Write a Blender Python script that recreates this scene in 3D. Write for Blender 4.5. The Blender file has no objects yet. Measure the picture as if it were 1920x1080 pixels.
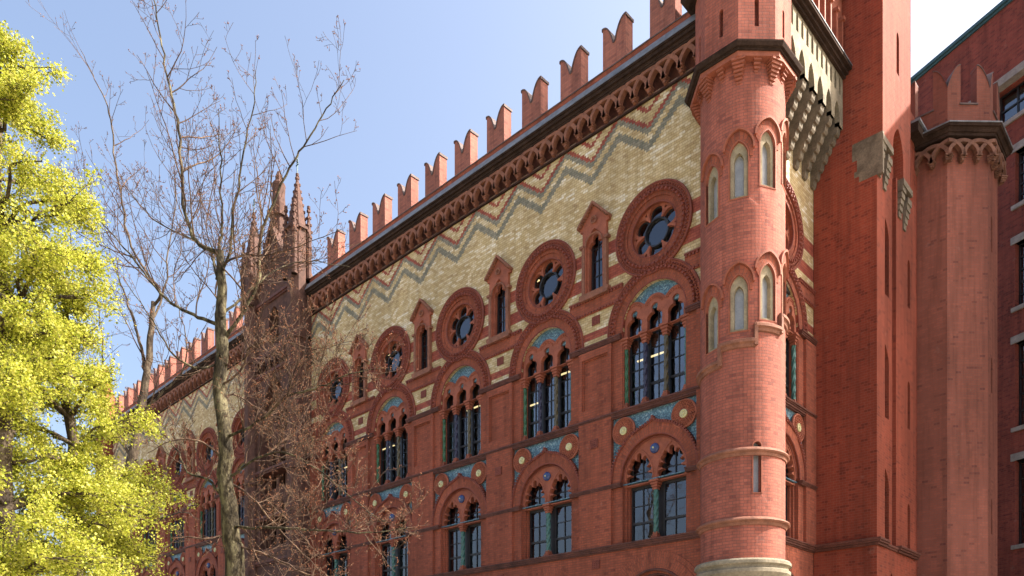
import bpy, math, random
import numpy as np
from mathutils import Vector, Matrix
from mathutils.geometry import delaunay_2d_cdt
R = math.radians
scene = bpy.context.scene

# ------------------------------------------------------------------ camera
YAW = 43.894
FOC = 1423.94            # pixels at 1920 wide
CAMX, CAMY, CAMZ = 10.79, -18.8, 1.6
cd = bpy.data.cameras.new('camera'); cam = bpy.data.objects.new('camera', cd)
scene.collection.objects.link(cam); scene.camera = cam
cam.location = (CAMX, CAMY, CAMZ); cam.rotation_euler = (R(90), 0, R(YAW))
cd.sensor_width = 36; cd.lens = FOC/1920*36; cd.shift_y = (1300-540)/1920
cd.clip_end = 3000; cd.clip_start = .1

# ------------------------------------------------------------------ sky, sun, exposure
SUN_AZ, SUN_EL = 40.0, 42.0          # azimuth from +X towards +Y
w = bpy.data.worlds.new('World'); scene.world = w; w.use_nodes = True
nt = w.node_tree; bg = nt.nodes['Background']
sky = nt.nodes.new('ShaderNodeTexSky'); sky.sky_type = 'NISHITA'; sky.sun_disc = False
sky.sun_elevation = R(SUN_EL); sky.sun_rotation = R(90-SUN_AZ)
sky.air_density = 1.0; sky.dust_density = 7.2; sky.ozone_density = 1.0
nt.links.new(sky.outputs[0], bg.inputs[0]); bg.inputs[1].default_value = 0.14
sl = bpy.data.lights.new('sun', 'SUN'); so = bpy.data.objects.new('sun', sl); scene.collection.objects.link(so)
sl.energy = 5.0; sl.angle = R(.5); sl.color = (1, .93, .82)
sv = Vector((math.cos(R(SUN_EL))*math.cos(R(SUN_AZ)), math.cos(R(SUN_EL))*math.sin(R(SUN_AZ)), math.sin(R(SUN_EL))))
so.rotation_euler = sv.to_track_quat('Z', 'Y').to_euler(); so.location = (30, 20, 50)
scene.view_settings.view_transform = 'Standard'; scene.view_settings.look = 'None'
scene.view_settings.gamma = 1; scene.view_settings.exposure = 1.5

# ------------------------------------------------------------------ node helpers
class NT:
    def __init__(s, name, rough=.8, spec=.3):
        s.m = bpy.data.materials.new(name); s.m.use_nodes = True
        s.t = s.m.node_tree; s.b = s.t.nodes['Principled BSDF']
        s.b.inputs['Roughness'].default_value = rough
        s.b.inputs['Specular IOR Level'].default_value = spec
    def n(s, k, **kw):
        a = s.t.nodes.new(k)
        for q, v in kw.items(): setattr(a, q, v)
        return a
    def l(s, a, b): s.t.links.new(a, b)
    def put(s, sock, v):
        if isinstance(v, bpy.types.NodeSocket): s.l(v, sock)
        else: sock.default_value = v
    def math(s, op, a, b=0., c=0.):
        m = s.n('ShaderNodeMath', operation=op)
        s.put(m.inputs[0], a); s.put(m.inputs[1], b); s.put(m.inputs[2], c)
        return m.outputs[0]
    def mix(s, f, a, b, mode='MIX'):
        m = s.n('ShaderNodeMix', data_type='RGBA', blend_type=mode)
        s.put(m.inputs[0], f)
        for i, v in ((6, a), (7, b)):
            if isinstance(v, tuple) and len(v) == 3: v = v+(1,)
            s.put(m.inputs[i], v)
        return m.outputs[2]
    def noise(s, vec, scale, detail=4, rough=.55):
        n = s.n('ShaderNodeTexNoise'); n.inputs['Scale'].default_value = scale
        n.inputs['Detail'].default_value = detail; n.inputs['Roughness'].default_value = rough
        if vec is not None: s.l(vec, n.inputs['Vector'])
        return n.outputs['Fac']
    def ramp(s, f, stops, interp='LINEAR'):
        r = s.n('ShaderNodeValToRGB'); r.color_ramp.interpolation = interp
        e = r.color_ramp.elements
        while len(e) < len(stops): e.new(.5)
        for i, (p, c) in enumerate(stops):
            e[i].position = p; e[i].color = c if len(c) == 4 else tuple(c)+(1,)
        s.l(f, r.inputs[0]); return r.outputs[0]
    def bump(s, h, strength=.5, dist=.01):
        b = s.n('ShaderNodeBump'); b.inputs['Strength'].default_value = strength; b.inputs['Distance'].default_value = dist
        s.l(h, b.inputs['Height']); s.l(b.outputs[0], s.b.inputs['Normal'])
    def uv(s):
        return s.n('ShaderNodeUVMap', uv_map='UVMap').outputs[0]
    def obj(s):
        return s.n('ShaderNodeTexCoord').outputs['Object']

BW, BH = .178, .077
def brick_tex(t, uv, c1, c2, mortar, bias=0., size=.006):
    b = t.n('ShaderNodeTexBrick'); b.offset = .5
    t.l(uv, b.inputs['Vector'])
    for k, v in (('Color1', c1), ('Color2', c2), ('Mortar', mortar)): b.inputs[k].default_value = tuple(v)+(1,)
    for k, v in (('Scale', 1), ('Mortar Size', size), ('Mortar Smooth', .3), ('Bias', bias), ('Brick Width', BW), ('Row Height', BH)):
        b.inputs[k].default_value = v
    return b
def cell_random(t, uv):
    """one random number per brick: quantised brick coordinates into white noise"""
    s = t.n('ShaderNodeSeparateXYZ'); t.l(uv, s.inputs[0])
    row = t.math('FLOOR', t.math('DIVIDE', s.outputs[1], BH))
    off = t.math('MULTIPLY', t.math('MODULO', t.math('ADD', row, 4000.), 2.), BW*.5)
    col = t.math('FLOOR', t.math('DIVIDE', t.math('ADD', s.outputs[0], off), BW))
    c = t.n('ShaderNodeCombineXYZ'); t.l(row, c.inputs[1]); t.l(col, c.inputs[0])
    wn = t.n('ShaderNodeTexWhiteNoise', noise_dimensions='2D'); t.l(c.outputs[0], wn.inputs['Vector'])
    return wn.outputs['Value'], s, row
def dirt(t, col, amount=.35, scale=.5):
    o = t.n('ShaderNodeNewGeometry').outputs['Position']
    mp = t.n('ShaderNodeMapping'); mp.inputs['Scale'].default_value = (1, 1, .35); t.l(o, mp.inputs[0])
    n1 = t.noise(mp.outputs[0], scale, 6, .6)
    f = t.ramp(n1, [(.35, (1-amount,)*3), (.65, (1.08,)*3)])
    # rain streaks: narrow and tall
    mp2 = t.n('ShaderNodeMapping'); mp2.inputs['Scale'].default_value = (3.2, 3.2, .22); t.l(o, mp2.inputs[0])
    g = t.ramp(t.noise(mp2.outputs[0], 1.4, 5, .65), [(.36, (1-amount*.75,)*3), (.52, (1.,)*3), (.70, (1.05,)*3)])
    # a few salt-bleached patches
    h = t.ramp(t.noise(o, 1.9, 7, .7), [(.62, (0, 0, 0)), (.74, (.16, .16, .16))])
    col = t.mix(1., t.mix(1., col, f, 'MULTIPLY'), g, 'MULTIPLY')
    return t.mix(h, col, (.42, .33, .28))

def red_brick(name, base, dark=.62, mortar=(.27, .13, .09), amount=.3, soot=.1):
    t = NT(name, .85, .25); uv = t.uv()
    b = brick_tex(t, uv, base, base, mortar)
    rnd, s, row = cell_random(t, uv)
    f = t.ramp(rnd, [(0., (.66, .64, .7)), (soot, (.78, .76, .78)), (soot+.02, (dark+.24,)*3), (.55, (.98, .96, .95)), (1., (1.14, 1.1, 1.06))])
    c = t.mix(t.math('SUBTRACT', 1., b.outputs['Fac']), b.outputs['Color'], t.mix(1., b.outputs['Color'], f, 'MULTIPLY'))
    c = dirt(t, c, amount)
    t.l(c, t.b.inputs['Base Color'])
    h = t.math('SUBTRACT', t.math('MULTIPLY', rnd, .4), t.math('MULTIPLY', b.outputs['Fac'], 1.))
    t.bump(h, .6, .008)
    return t.m
M = {}
M['brick'] = red_brick('red_brick', (.315, .088, .050), mortar=(.17, .075, .055), soot=.05)
M['brick_merlon'] = red_brick('battlement_brick', (.36, .135, .10), mortar=(.2, .11, .09), soot=.1)
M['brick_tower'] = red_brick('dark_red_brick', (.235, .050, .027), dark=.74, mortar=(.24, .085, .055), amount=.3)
M['brick_turret'] = red_brick('turret_brick', (.37, .116, .080), mortar=(.17, .085, .07), soot=.07)
M['brick_far'] = red_brick('warehouse_brick', (.24, .055, .04), mortar=(.17, .07, .05), soot=.18)
M['brick_oct'] = red_brick('octagon_brick', (.27, .092, .064), dark=.72, mortar=(.20, .095, .075), soot=.04)
def plain(name, col, rough=.75, var=.25, scale=6., bump=.3, spec=.3, metal=0.):
    t = NT(name, rough, spec); o = t.n('ShaderNodeNewGeometry').outputs['Position']
    n1 = t.noise(o, scale, 6, .65); n2 = t.noise(o, scale*7, 3, .6)
    c = t.mix(1., col, t.ramp(n1, [(.3, (1-var,)*3), (.7, (1+var*.6,)*3)]), 'MULTIPLY')
    c = t.mix(1., c, t.ramp(n2, [(.3, (1-var*.5,)*3), (.7, (1+var*.3,)*3)]), 'MULTIPLY')
    t.l(c, t.b.inputs['Base Color']); t.b.inputs['Metallic'].default_value = metal
    t.bump(n2, bump, .01); return t.m
M['terra'] = plain('terracotta', (.31, .096, .056), .7, .3, 4.)
M['terra_brown'] = plain('weathered_terracotta', (.25, .105, .066), .75, .4, 5.)
M['mould'] = plain('dark_moulding', (.115, .042, .03), .6, .5, 3.)
M['soot'] = plain('sooty_stone_cornice', (.045, .028, .022), .95, .5, 3., spec=.08)
M['sooty'] = plain('sooty_red_terracotta', (.10, .047, .034), .8, .5, 4.)
M['terra_shaded'] = plain('shaded_weathered_terracotta', (.19, .09, .06), .8, .45, 4.)  # octagon arcade: darker brown, with its shade put into the colour
M['lead'] = plain('lead_coping', (.17, .18, .205), .6, .45, 4., spec=.5)
M['cap'] = plain('merlon_coping', (.12, .08, .075), .7, .4, 5.)
M['stone'] = plain('buff_stone', (.26, .22, .155), .85, .45, 2.5)
M['stone_dirty'] = plain('grey_corbel_stone', (.17, .138, .10), .85, .5, 3.)
M['stone_pale'] = plain('pale_window_stone', (.34, .285, .19), .85, .35, 3.)
M['lintel'] = plain('pale_lintel', (.29, .25, .23), .8, .3, 4.)
M['frame'] = plain('black_window_frame', (.018, .016, .018), .45, .3, 8., spec=.5)
M['teal'] = plain('teal_gutter', (.045, .10, .12), .55, .3, 2.)
M['dark'] = plain('dark_interior', (.035, .03, .03), .9, .2)
M['roof'] = plain('roof_felt', (.08, .08, .085), .9, .3)
M['bead'] = plain('beaded_moulding', (.21, .056, .037), .6, .35, 6.)

def yellow_brick():
    t = NT('yellow_patterned_brick', .7, .3); uv = t.uv()
    rnd, s, row = cell_random(t, uv)
    b = brick_tex(t, uv, (1, 1, 1), (1, 1, 1), (.58, .53, .46), size=.007)
    # large soft bands change the mix of cream, ochre and grey bricks
    mp = t.n('ShaderNodeMapping'); mp.inputs['Scale'].default_value = (1.0, 3.0, 1); t.l(uv, mp.inputs[0])
    n1 = t.noise(mp.outputs[0], .55, 4, .6)
    r2 = t.math('ADD', t.math('MULTIPLY', rnd, .5), t.math('MULTIPLY', n1, .66))
    yel = t.ramp(r2, [(.2, (.34, .235, .125)), (.34, (.44, .32, .16)), (.50, (.50, .38, .19)), (.66, (.56, .44, .25)), (.80, (.66, .56, .38)), (.92, (.78, .73, .62))])
    red = t.ramp(rnd, [(0, (.23, .05, .035)), (.5, (.30, .07, .043)), (1, (.37, .10, .06))])
    grn = t.ramp(rnd, [(0, (.17, .165, .125)), (.5, (.21, .20, .15)), (1, (.28, .255, .19))])
    z = t.math('MULTIPLY', t.math('ADD', row, .5), BH)
    half = BW*.25
    sh = t.math('MULTIPLY', t.math('MODULO', t.math('ADD', row, 4000.), 2.), half*.5)
    uq = t.math('MULTIPLY', t.math('ADD', t.math('FLOOR', t.math('DIVIDE', t.math('ADD', s.outputs[0], sh), half)), .5), half)
    P = 2.09
    ph = t.math('FRACT', t.math('ADD', t.math('DIVIDE', t.math('SUBTRACT', uq, -.70), P), 200.))
    T = t.math('MULTIPLY', t.math('ABSOLUTE', t.math('SUBTRACT', ph, .5)), 2.)
    wv = t.math('SUBTRACT', z, t.math('MULTIPLY', T, .82))
    def cmpm(v, c, h): return t.math('COMPARE', v, c, h)
    hi = t.math('GREATER_THAN', z, 17.2)
    g = t.math('MAXIMUM', cmpm(wv, 17.60, .13), cmpm(wv, 18.05, .085))
    r = t.math('MAXIMUM', cmpm(wv, 18.20, .068), cmpm(wv, 18.66, .07))
    g = t.math('MULTIPLY', g, hi); r = t.math('MULTIPLY', r, hi)
    for c_, h_ in ((15.2, .2), (14.43, .17), (12.73, .12), (12.38, .07), (18.98, .1)):
        r = t.math('MAXIMUM', r, cmpm(z, c_, h_)) if c_ < 17 else r
    col = t.mix(g, yel, grn); col = t.mix(r, col, red)
    col = t.mix(1., col, b.outputs['Color'], 'MULTIPLY')
    col = dirt(t, col, .16, .4)
    t.l(col, t.b.inputs['Base Color'])
    t.bump(t.math('SUBTRACT', t.math('MULTIPLY', rnd, .3), b.outputs['Fac']), .5, .006)
    return t.m
M['yellow'] = yellow_brick()

def mosaic():
    t = NT('blue_mosaic', .45, .5); uv = t.uv()
    v = t.n('ShaderNodeTexVoronoi'); v.inputs['Scale'].default_value = 28; t.l(uv, v.inputs['Vector'])
    sp = t.n('ShaderNodeSeparateColor'); t.l(v.outputs['Color'], sp.inputs[0])
    n1 = t.noise(uv, 3.2, 5, .7)
    f = t.math('ADD', t.math('MULTIPLY', sp.outputs[0], .6), t.math('MULTIPLY', n1, .4))
    c = t.ramp(f, [(.15, (.03, .055, .085)), (.35, (.055, .115, .165)), (.55, (.085, .18, .24)), (.72, (.14, .26, .31)), (.86, (.36, .44, .44)), (.95, (.18, .12, .05))])
    t.l(c, t.b.inputs['Base Color']); t.bump(v.outputs['Distance'], .5, .01); return t.m
M['mosaic'] = mosaic()
def ceramic(name, a, b):
    t = NT(name, .25, .5); uv = t.uv()
    n1 = t.noise(t.n('ShaderNodeNewGeometry').outputs['Position'], 9, 3)
    t.l(t.mix(n1, a, b), t.b.inputs['Base Color']); return t.m
M['col_green'] = ceramic('green_glaze', (.02, .075, .035), (.05, .13, .05))
M['col_blue'] = ceramic('blue_glaze', (.02, .016, .032), (.035, .03, .06))
M['col_olive'] = ceramic('olive_glaze', (.06, .045, .018), (.11, .085, .035))
M['col_teal'] = ceramic('teal_glaze', (.025, .09, .08), (.07, .17, .14))
M['boss_blue'] = ceramic('boss_blue_glaze', (.02, .03, .12), (.05, .09, .22))
M['boss_teal'] = ceramic('boss_teal_glaze', (.03, .15, .2), (.06, .25, .32))
M['gold'] = ceramic('pale_gold_glaze', (.42, .38, .16), (.62, .60, .36))
def glass(name='window_glass', refl=.20, tint=(.55, .6, .66)):
    t = NT(name); t.t.nodes.remove(t.b)
    out = [n for n in t.t.nodes if n.type == 'OUTPUT_MATERIAL'][0]
    g = t.n('ShaderNodeBsdfGlossy'); g.inputs['Roughness'].default_value = .02; g.inputs['Color'].default_value = (.82, .82, .86, 1)
    p = t.n('ShaderNodeNewGeometry').outputs['Position']
    n1 = t.noise(p, 1.3, 2)
    bb = t.n('ShaderNodeBump'); bb.inputs['Strength'].default_value = .12; bb.inputs['Distance'].default_value = .06
    t.l(n1, bb.inputs['Height']); t.l(bb.outputs[0], g.inputs['Normal'])
    tr = t.n('ShaderNodeBsdfTransparent'); tr.inputs[0].default_value = tint+(1,)
    fr = t.n('ShaderNodeFresnel'); fr.inputs[0].default_value = 1.5
    f = t.math('ADD', t.math('MULTIPLY', fr.outputs[0], 1.2), refl-.05)
    mx = t.n('ShaderNodeMixShader'); t.l(f, mx.inputs[0]); t.l(tr.outputs[0], mx.inputs[1]); t.l(g.outputs[0], mx.inputs[2])
    t.l(mx.outputs[0], out.inputs[0]); return t.m
M['glass'] = glass(); M['glass_dim'] = glass('dim_window_glass', .12)
M['glass_pale'] = plain('leaded_glass', (.30, .31, .33), .35, .2, 5., spec=.6)
t = NT('lit_tube'); t.b.inputs['Emission Color'].default_value = (1, .72, .32, 1); t.b.inputs['Emission Strength'].default_value = .9; M['lamp'] = t.m

# ------------------------------------------------------------------ mesh builder; local frame: x = along wall, y = -out, z = up
class MB:
    def __init__(s): s.v = []; s.f = []; s.uv = []
    def quad(s, pts, uvs=None):
        i = len(s.v); s.v += [tuple(p) for p in pts]; s.f.append(tuple(range(i, i+len(pts))))
        s.uv.append(uvs)
    def box(s, x0, x1, z0, z1, d0, d1):
        """d = distance out of the wall plane (y = -d)"""
        y0, y1 = -d1, -d0
        P = [(x0, y0, z0), (x1, y0, z0), (x1, y1, z0), (x0, y1, z0), (x0, y0, z1), (x1, y0, z1), (x1, y1, z1), (x0, y1, z1)]
        i = len(s.v); s.v += P
        for f in ((0, 1, 5, 4), (1, 2, 6, 5), (2, 3, 7, 6), (3, 0, 4, 7), (4, 5, 6, 7), (3, 2, 1, 0)):
            s.f.append(tuple(i+k for k in f)); s.uv.append(None)
    def build(s, name, mat, parent=None, loc=(0, 0, 0), rotz=0, smooth=False):
        me = bpy.data.meshes.new(name); me.from_pydata(s.v, [], s.f); me.update()
        uvl = me.uv_layers.new(name='UVMap'); n = len(me.loops)
        co = np.empty(len(me.vertices)*3); me.vertices.foreach_get('co', co); co = co.reshape(-1, 3)
        arr = np.zeros((n, 2)); li = 0
        for p, u in zip(me.polygons, s.uv):
            k = p.loop_total
            if u is not None: arr[li:li+k] = u
            else:
                nx, ny, nz = p.normal
                pts = co[list(p.vertices)]
                if abs(nz) > .8: arr[li:li+k] = pts[:, :2]
                else:
                    h = math.hypot(nx, ny) or 1.; tx, ty = -ny/h, nx/h
                    if abs(tx) > abs(ty) and tx < 0 or abs(ty) >= abs(tx) and ty < 0: tx, ty = -tx, -ty
                    arr[li:li+k, 0] = pts[:, 0]*tx+pts[:, 1]*ty; arr[li:li+k, 1] = pts[:, 2]
            li += k
        uvl.data.foreach_set('uv', arr.ravel())
        if smooth: me.polygons.foreach_set('use_smooth', [True]*len(me.polygons))
        mats = mat if isinstance(mat, list) else [mat]
        for m_ in mats: me.materials.append(m_)
        o = bpy.data.objects.new(name, me); scene.collection.objects.link(o)
        o.location = loc; o.rotation_euler = (0, 0, rotz)
        if parent is not None: o.parent = parent
        return o
def empty(name, loc=(0, 0, 0), rotz=0, parent=None):
    o = bpy.data.objects.new(name, None); scene.collection.objects.link(o); o.location = loc; o.rotation_euler = (0, 0, rotz)
    if parent is not None: o.parent = parent
    return o
def tag(o, label=None, cat=None, group=None, kind=None):
    for k, v in (('label', label), ('category', cat), ('group', group), ('kind', kind)):
        if v: o[k] = v
    return o
def copy_tree(o, parent=None, loc=None):
    c = o.copy(); scene.collection.objects.link(c)
    if parent is not None: c.parent = parent
    if loc is not None: c.location = loc
    for ch in list(o.children):
        g = ch.copy(); scene.collection.objects.link(g); g.parent = c
        g.matrix_parent_inverse = ch.matrix_parent_inverse.copy()
    return c

def inside(px, pz, loop):
    x = np.array([p[0] for p in loop]); z = np.array([p[1] for p in loop]); x2 = np.roll(x, -1); z2 = np.roll(z, -1)
    c = np.zeros(len(px), bool)
    for a, b, e, f in zip(x, z, x2, z2):
        if b == f: continue
        m = ((b > pz) != (f > pz)) & (px < (e-a)*(pz-b)/(f-b)+a)
        c ^= m
    return c
def flat(p, d): return (p[0], -d, p[1])
def plate(mb, loops, d0, d1, mapf=flat, uvf=None, extra=None, back=False, sides=True):
    """solid sheet with holes (even-odd): front at depth d1, back at d0 (d = outwards)"""
    vs, es = [], []
    for L in loops:
        k = len(vs); vs += [Vector(p) for p in L]; es += [(k+i, k+(i+1) % len(L)) for i in range(len(L))]
    if extra: vs += [Vector(p) for p in extra]
    r = delaunay_2d_cdt(vs, es, [], 0, 1e-5)
    V = r[0]; F = r[2]
    cx = np.array([sum(V[i].x for i in f)/len(f) for f in F]); cz = np.array([sum(V[i].y for i in f)/len(f) for f in F])
    ins = np.zeros(len(F), bool)
    for L in loops: ins ^= inside(cx, cz, L)
    for dd in ((d1, d0) if back else (d1,)):
        k = len(mb.v); mb.v += [mapf((p.x, p.y), dd) for p in V]
        for f, q in zip(F, ins):
            if q:
                mb.f.append(tuple(k+i for i in f))
                mb.uv.append([uvf(V[i].x, V[i].y) for i in f] if uvf else None)
    if sides:
        for L in loops:
            n = len(L)
            for i in range(n):
                a, b = L[i], L[(i+1) % n]
                u = None
                if uvf:
                    ua, ub = uvf(*a), uvf(*b); u = [ua, ub, (ub[0]+(d1-d0), ub[1]), (ua[0]+(d1-d0), ua[1])]
                mb.quad([mapf(a, d1), mapf(b, d1), mapf(b, d0), mapf(a, d0)], u)
def circ(cx, cz, r, n=48, a0=0, a1=360):
    full = abs(a1-a0-360) < 1e-6
    m = n if full else n+1
    return [(cx+r*math.cos(R(a0+(a1-a0)*i/n)), cz+r*math.sin(R(a0+(a1-a0)*i/n))) for i in range(m)]
def rect(x0, x1, z0, z1): return [(x0, z0), (x1, z0), (x1, z1), (x0, z1)]
def archloop(cx, hw, z0, zs, n=28): return [(cx-hw, z0), (cx+hw, z0)]+circ(cx, zs, hw, n, 0, 180)
def pointed(cx, hw, z0, zs, h, n=10):
    """pointed arch opening: springing zs, apex zs+h (h>hw)"""
    r = (h*h+hw*hw)/(2*hw); a = math.degrees(math.asin(h/r))
    right = circ(cx+hw-r, zs, r, n, 0, a); left = circ(cx-hw+r, zs, r, n, 180-a, 180)
    return [(cx-hw, z0), (cx+hw, z0)]+right[:-1]+[(cx, zs+h)]+left[1:]
def ringseg(mb, cx, cz, ri, ro, d0, d1, a0=0, a1=360, n=48):
    if abs(a1-a0-360) < 1e-6: loops = [circ(cx, cz, ro, n), circ(cx, cz, ri, n)]
    else: loops = [circ(cx, cz, ro, n, a0, a1)+circ(cx, cz, ri, n, a0, a1)[::-1]]
    rm = (ri+ro)/2
    def uvf(x, z):
        a = math.atan2(z-cz, x-cx)
        if a < -math.pi/2-1e-4: a += 2*math.pi
        return (math.hypot(x-cx, z-cz), a*rm)
    plate(mb, loops, d0, d1, uvf=uvf)
def torus(mb, cx, cz, r, t, d, a0=0, a1=360, n=48, k=6):
    for i in range(n):
        A, B = R(a0+(a1-a0)*i/n), R(a0+(a1-a0)*(i+1)/n)
        for j in range(k):
            q, p = 2*math.pi*j/k, 2*math.pi*(j+1)/k
            P = lambda a, s: (cx+(r+t*math.cos(s))*math.cos(a), -d-t*math.sin(s), cz+(r+t*math.cos(s))*math.sin(a))
            mb.quad([P(A, q), P(B, q), P(B, p), P(A, p)])
def beads(mb, cx, cz, r, num, rw, tw, d0, d1, a0=0, a1=360):
    for i in range(num):
        a = R(a0+(a1-a0)*(i+.5)/num); ca, sa = math.cos(a), math.sin(a)
        P = []
        for dd in (d0, d1):
            sc = 1. if dd == d0 else .6
            for q, w_ in ((-rw, -tw), (rw, -tw), (rw, tw), (-rw, tw)):
                q *= sc; w_ *= sc
                P.append((cx+(r+q)*ca-w_*sa, -dd, cz+(r+q)*sa+w_*ca))
        k = len(mb.v); mb.v += P
        for f in ((4, 5, 6, 7), (0, 1, 5, 4), (1, 2, 6, 5), (2, 3, 7, 6), (3, 0, 4, 7)):
            mb.f.append(tuple(k+i for i in f)); mb.uv.append(None)
def star(cx, cz, shapes, n=60, a0=0., a1=360.):
    """outline of a union of circles (x,z,r) and boxes seen from (cx,cz)"""
    out = []
    full = abs(a1-a0-360) < 1e-6
    for i in range(n if full else n+1):
        a = R(a0+(a1-a0)*i/n); dx, dz = math.cos(a), math.sin(a); best = 0
        for s in shapes:
            ox, oz = cx-s[0], cz-s[1]; b = ox*dx+oz*dz; c = ox*ox+oz*oz-s[2]**2; D = b*b-c
            if D > 0: best = max(best, -b+math.sqrt(D))
        out.append((cx+best*dx, cz+best*dz))
    return out
def lathe(mb, cx, cy, prof, n=32, a0=0, a1=360):
    for (r0, z0), (r1, z1) in zip(prof[:-1], prof[1:]):
        for i in range(n):
            A, B = R(a0+(a1-a0)*i/n), R(a0+(a1-a0)*(i+1)/n)
            u0, u1 = A*max(r0, r1), B*max(r0, r1)
            mb.quad([(cx+r0*math.cos(A), cy+r0*math.sin(A), z0), (cx+r0*math.cos(B), cy+r0*math.sin(B), z0),
                     (cx+r1*math.cos(B), cy+r1*math.sin(B), z1), (cx+r1*math.cos(A), cy+r1*math.sin(A), z1)],
                    [(u0, z0), (u1, z0), (u1, z1), (u0, z1)])
def prism(mb, cx, cy, ap, z0, z1, n=8, rot=22.5, ap2=None):
    """regular polygon prism, apothem ap (ap2 at the top)"""
    k = 1/math.cos(math.pi/n); ap2 = ap if ap2 is None else ap2
    P = [[(cx+a*k*math.cos(R(rot+i*360/n)), cy+a*k*math.sin(R(rot+i*360/n)), z) for i in range(n)] for a, z in ((ap, z0), (ap2, z1))]
    for i in range(n):
        j = (i+1) % n; mb.quad([P[0][i], P[0][j], P[1][j], P[1][i]])
    mb.quad(P[0][::-1]); mb.quad(P[1])
def twisted(mb, cx, d, r, z0, z1, turns=5., lobes=4, sides=16, nz=60):
    ring = []
    for k in range(nz+1):
        z = z0+(z1-z0)*k/nz; tw = turns*2*math.pi*k/nz
        ring.append([(cx+r*(1+.16*math.cos(lobes*a-tw))*math.cos(a), -d+r*(1+.16*math.cos(lobes*a-tw))*math.sin(a), z) for a in [2*math.pi*i/sides for i in range(sides)]])
    for k in range(nz):
        for i in range(sides):
            j = (i+1) % sides; mb.quad([ring[k][i], ring[k][j], ring[k+1][j], ring[k+1][i]])
def capital(mb, cx, d, z0, z1, w0, w1):
    n = 4
    for i in range(n):
        a = w0+(w1-w0)*((i+1)/n)**1.5; za = z0+(z1-z0)*i/n; zb = z0+(z1-z0)*(i+.72)/n
        mb.box(cx-a, cx+a, za, zb, d-a, d+a)
        mb.box(cx-a*.8, cx+a*.8, zb, z0+(z1-z0)*(i+1)/n, d-a*.8, d+a*.8)
def moulding(mb, u0, u1, prof):
    for z0, z1, d in prof: mb.box(u0, u1, z0, z1, -.02, d)
def dentils(mb, u0, u1, z0, z1, d0, d1, pitch, w):
    n = max(1, int((u1-u0)/pitch)); p = (u1-u0)/n
    for i in range(n):
        c = u0+(i+.5)*p; mb.box(c-w/2, c+w/2, z0, z1, d0, d1)

# ------------------------------------------------------------------ the factory
factory = empty('carpet_factory', (0, 0, 0))
tag(factory, 'long ornate red and yellow patterned brick factory with swallowtail battlements and rose windows', 'building')
BAY = 4.18
near_c = [-1.58-BAY*i for i in range(5)]
far_c = [-26.75-BAY*i for i in range(5)]
ROSE_Z, ARCH_Z = 15.12, 12.52

def wing_walls(x0, x1, cs, lans, loc=(0, 0, 0), rotz=0, parent=factory, sfx=''):
    # upper patterned wall
    up = MB(); lo = MB()
    loops = [rect(x0, x1, 12.36, 19.1)]
    for c in cs:
        loops.append(circ(c, ROSE_Z, 1.04, 40))
        loops.append([(c-1.1, 12.36-.0)]+[(c+1.1, 12.36)]+circ(c, ARCH_Z, 1.1, 24, 0, 180))
    for c in lans: loops.append(rect(c-.36, c+.36, 14.1, 16.0))
    # merge arch mouths with the bottom edge: start the outline along them
    outl = [(x0, 12.36)]
    for c in sorted(cs):
        outl += [(c-1.1, 12.36)]+circ(c, ARCH_Z, 1.1, 24, 180, 0)+[(c+1.1, 12.36)]
    outl += [(x1, 12.36), (x1, 19.1), (x0, 19.1)]
    loops = [outl]+[L for L in loops[1:] if len(L) != 27]
    plate(up, loops, -.35, 0)
    up.build('patterned_wall', M['yellow'], parent, loc, rotz)
    loops = []
    outl = [(x0, 12.36), (x0, 0.), (x1, 0.), (x1, 12.36)]
    for c in sorted(cs, reverse=True): outl += [(c+1.1, 12.36), (c+1.1, 10.0), (c-1.1, 10.0), (c-1.1, 12.36)]
    loops.append(outl)
    for c in cs:
        loops.append([(c-1.1, 6.1), (c+1.1, 6.1), (c+1.1, 7.87), (c+1.46, 7.87), (c+1.46, 9.93), (c-1.46, 9.93), (c-1.46, 7.87), (c-1.1, 7.87)])
        loops.append(archloop(c, 1.3, 1.0, 3.95))
    plate(lo, loops, -.35, 0)
    lo.build('lower_wall', M['brick'], parent, loc, rotz)

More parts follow.
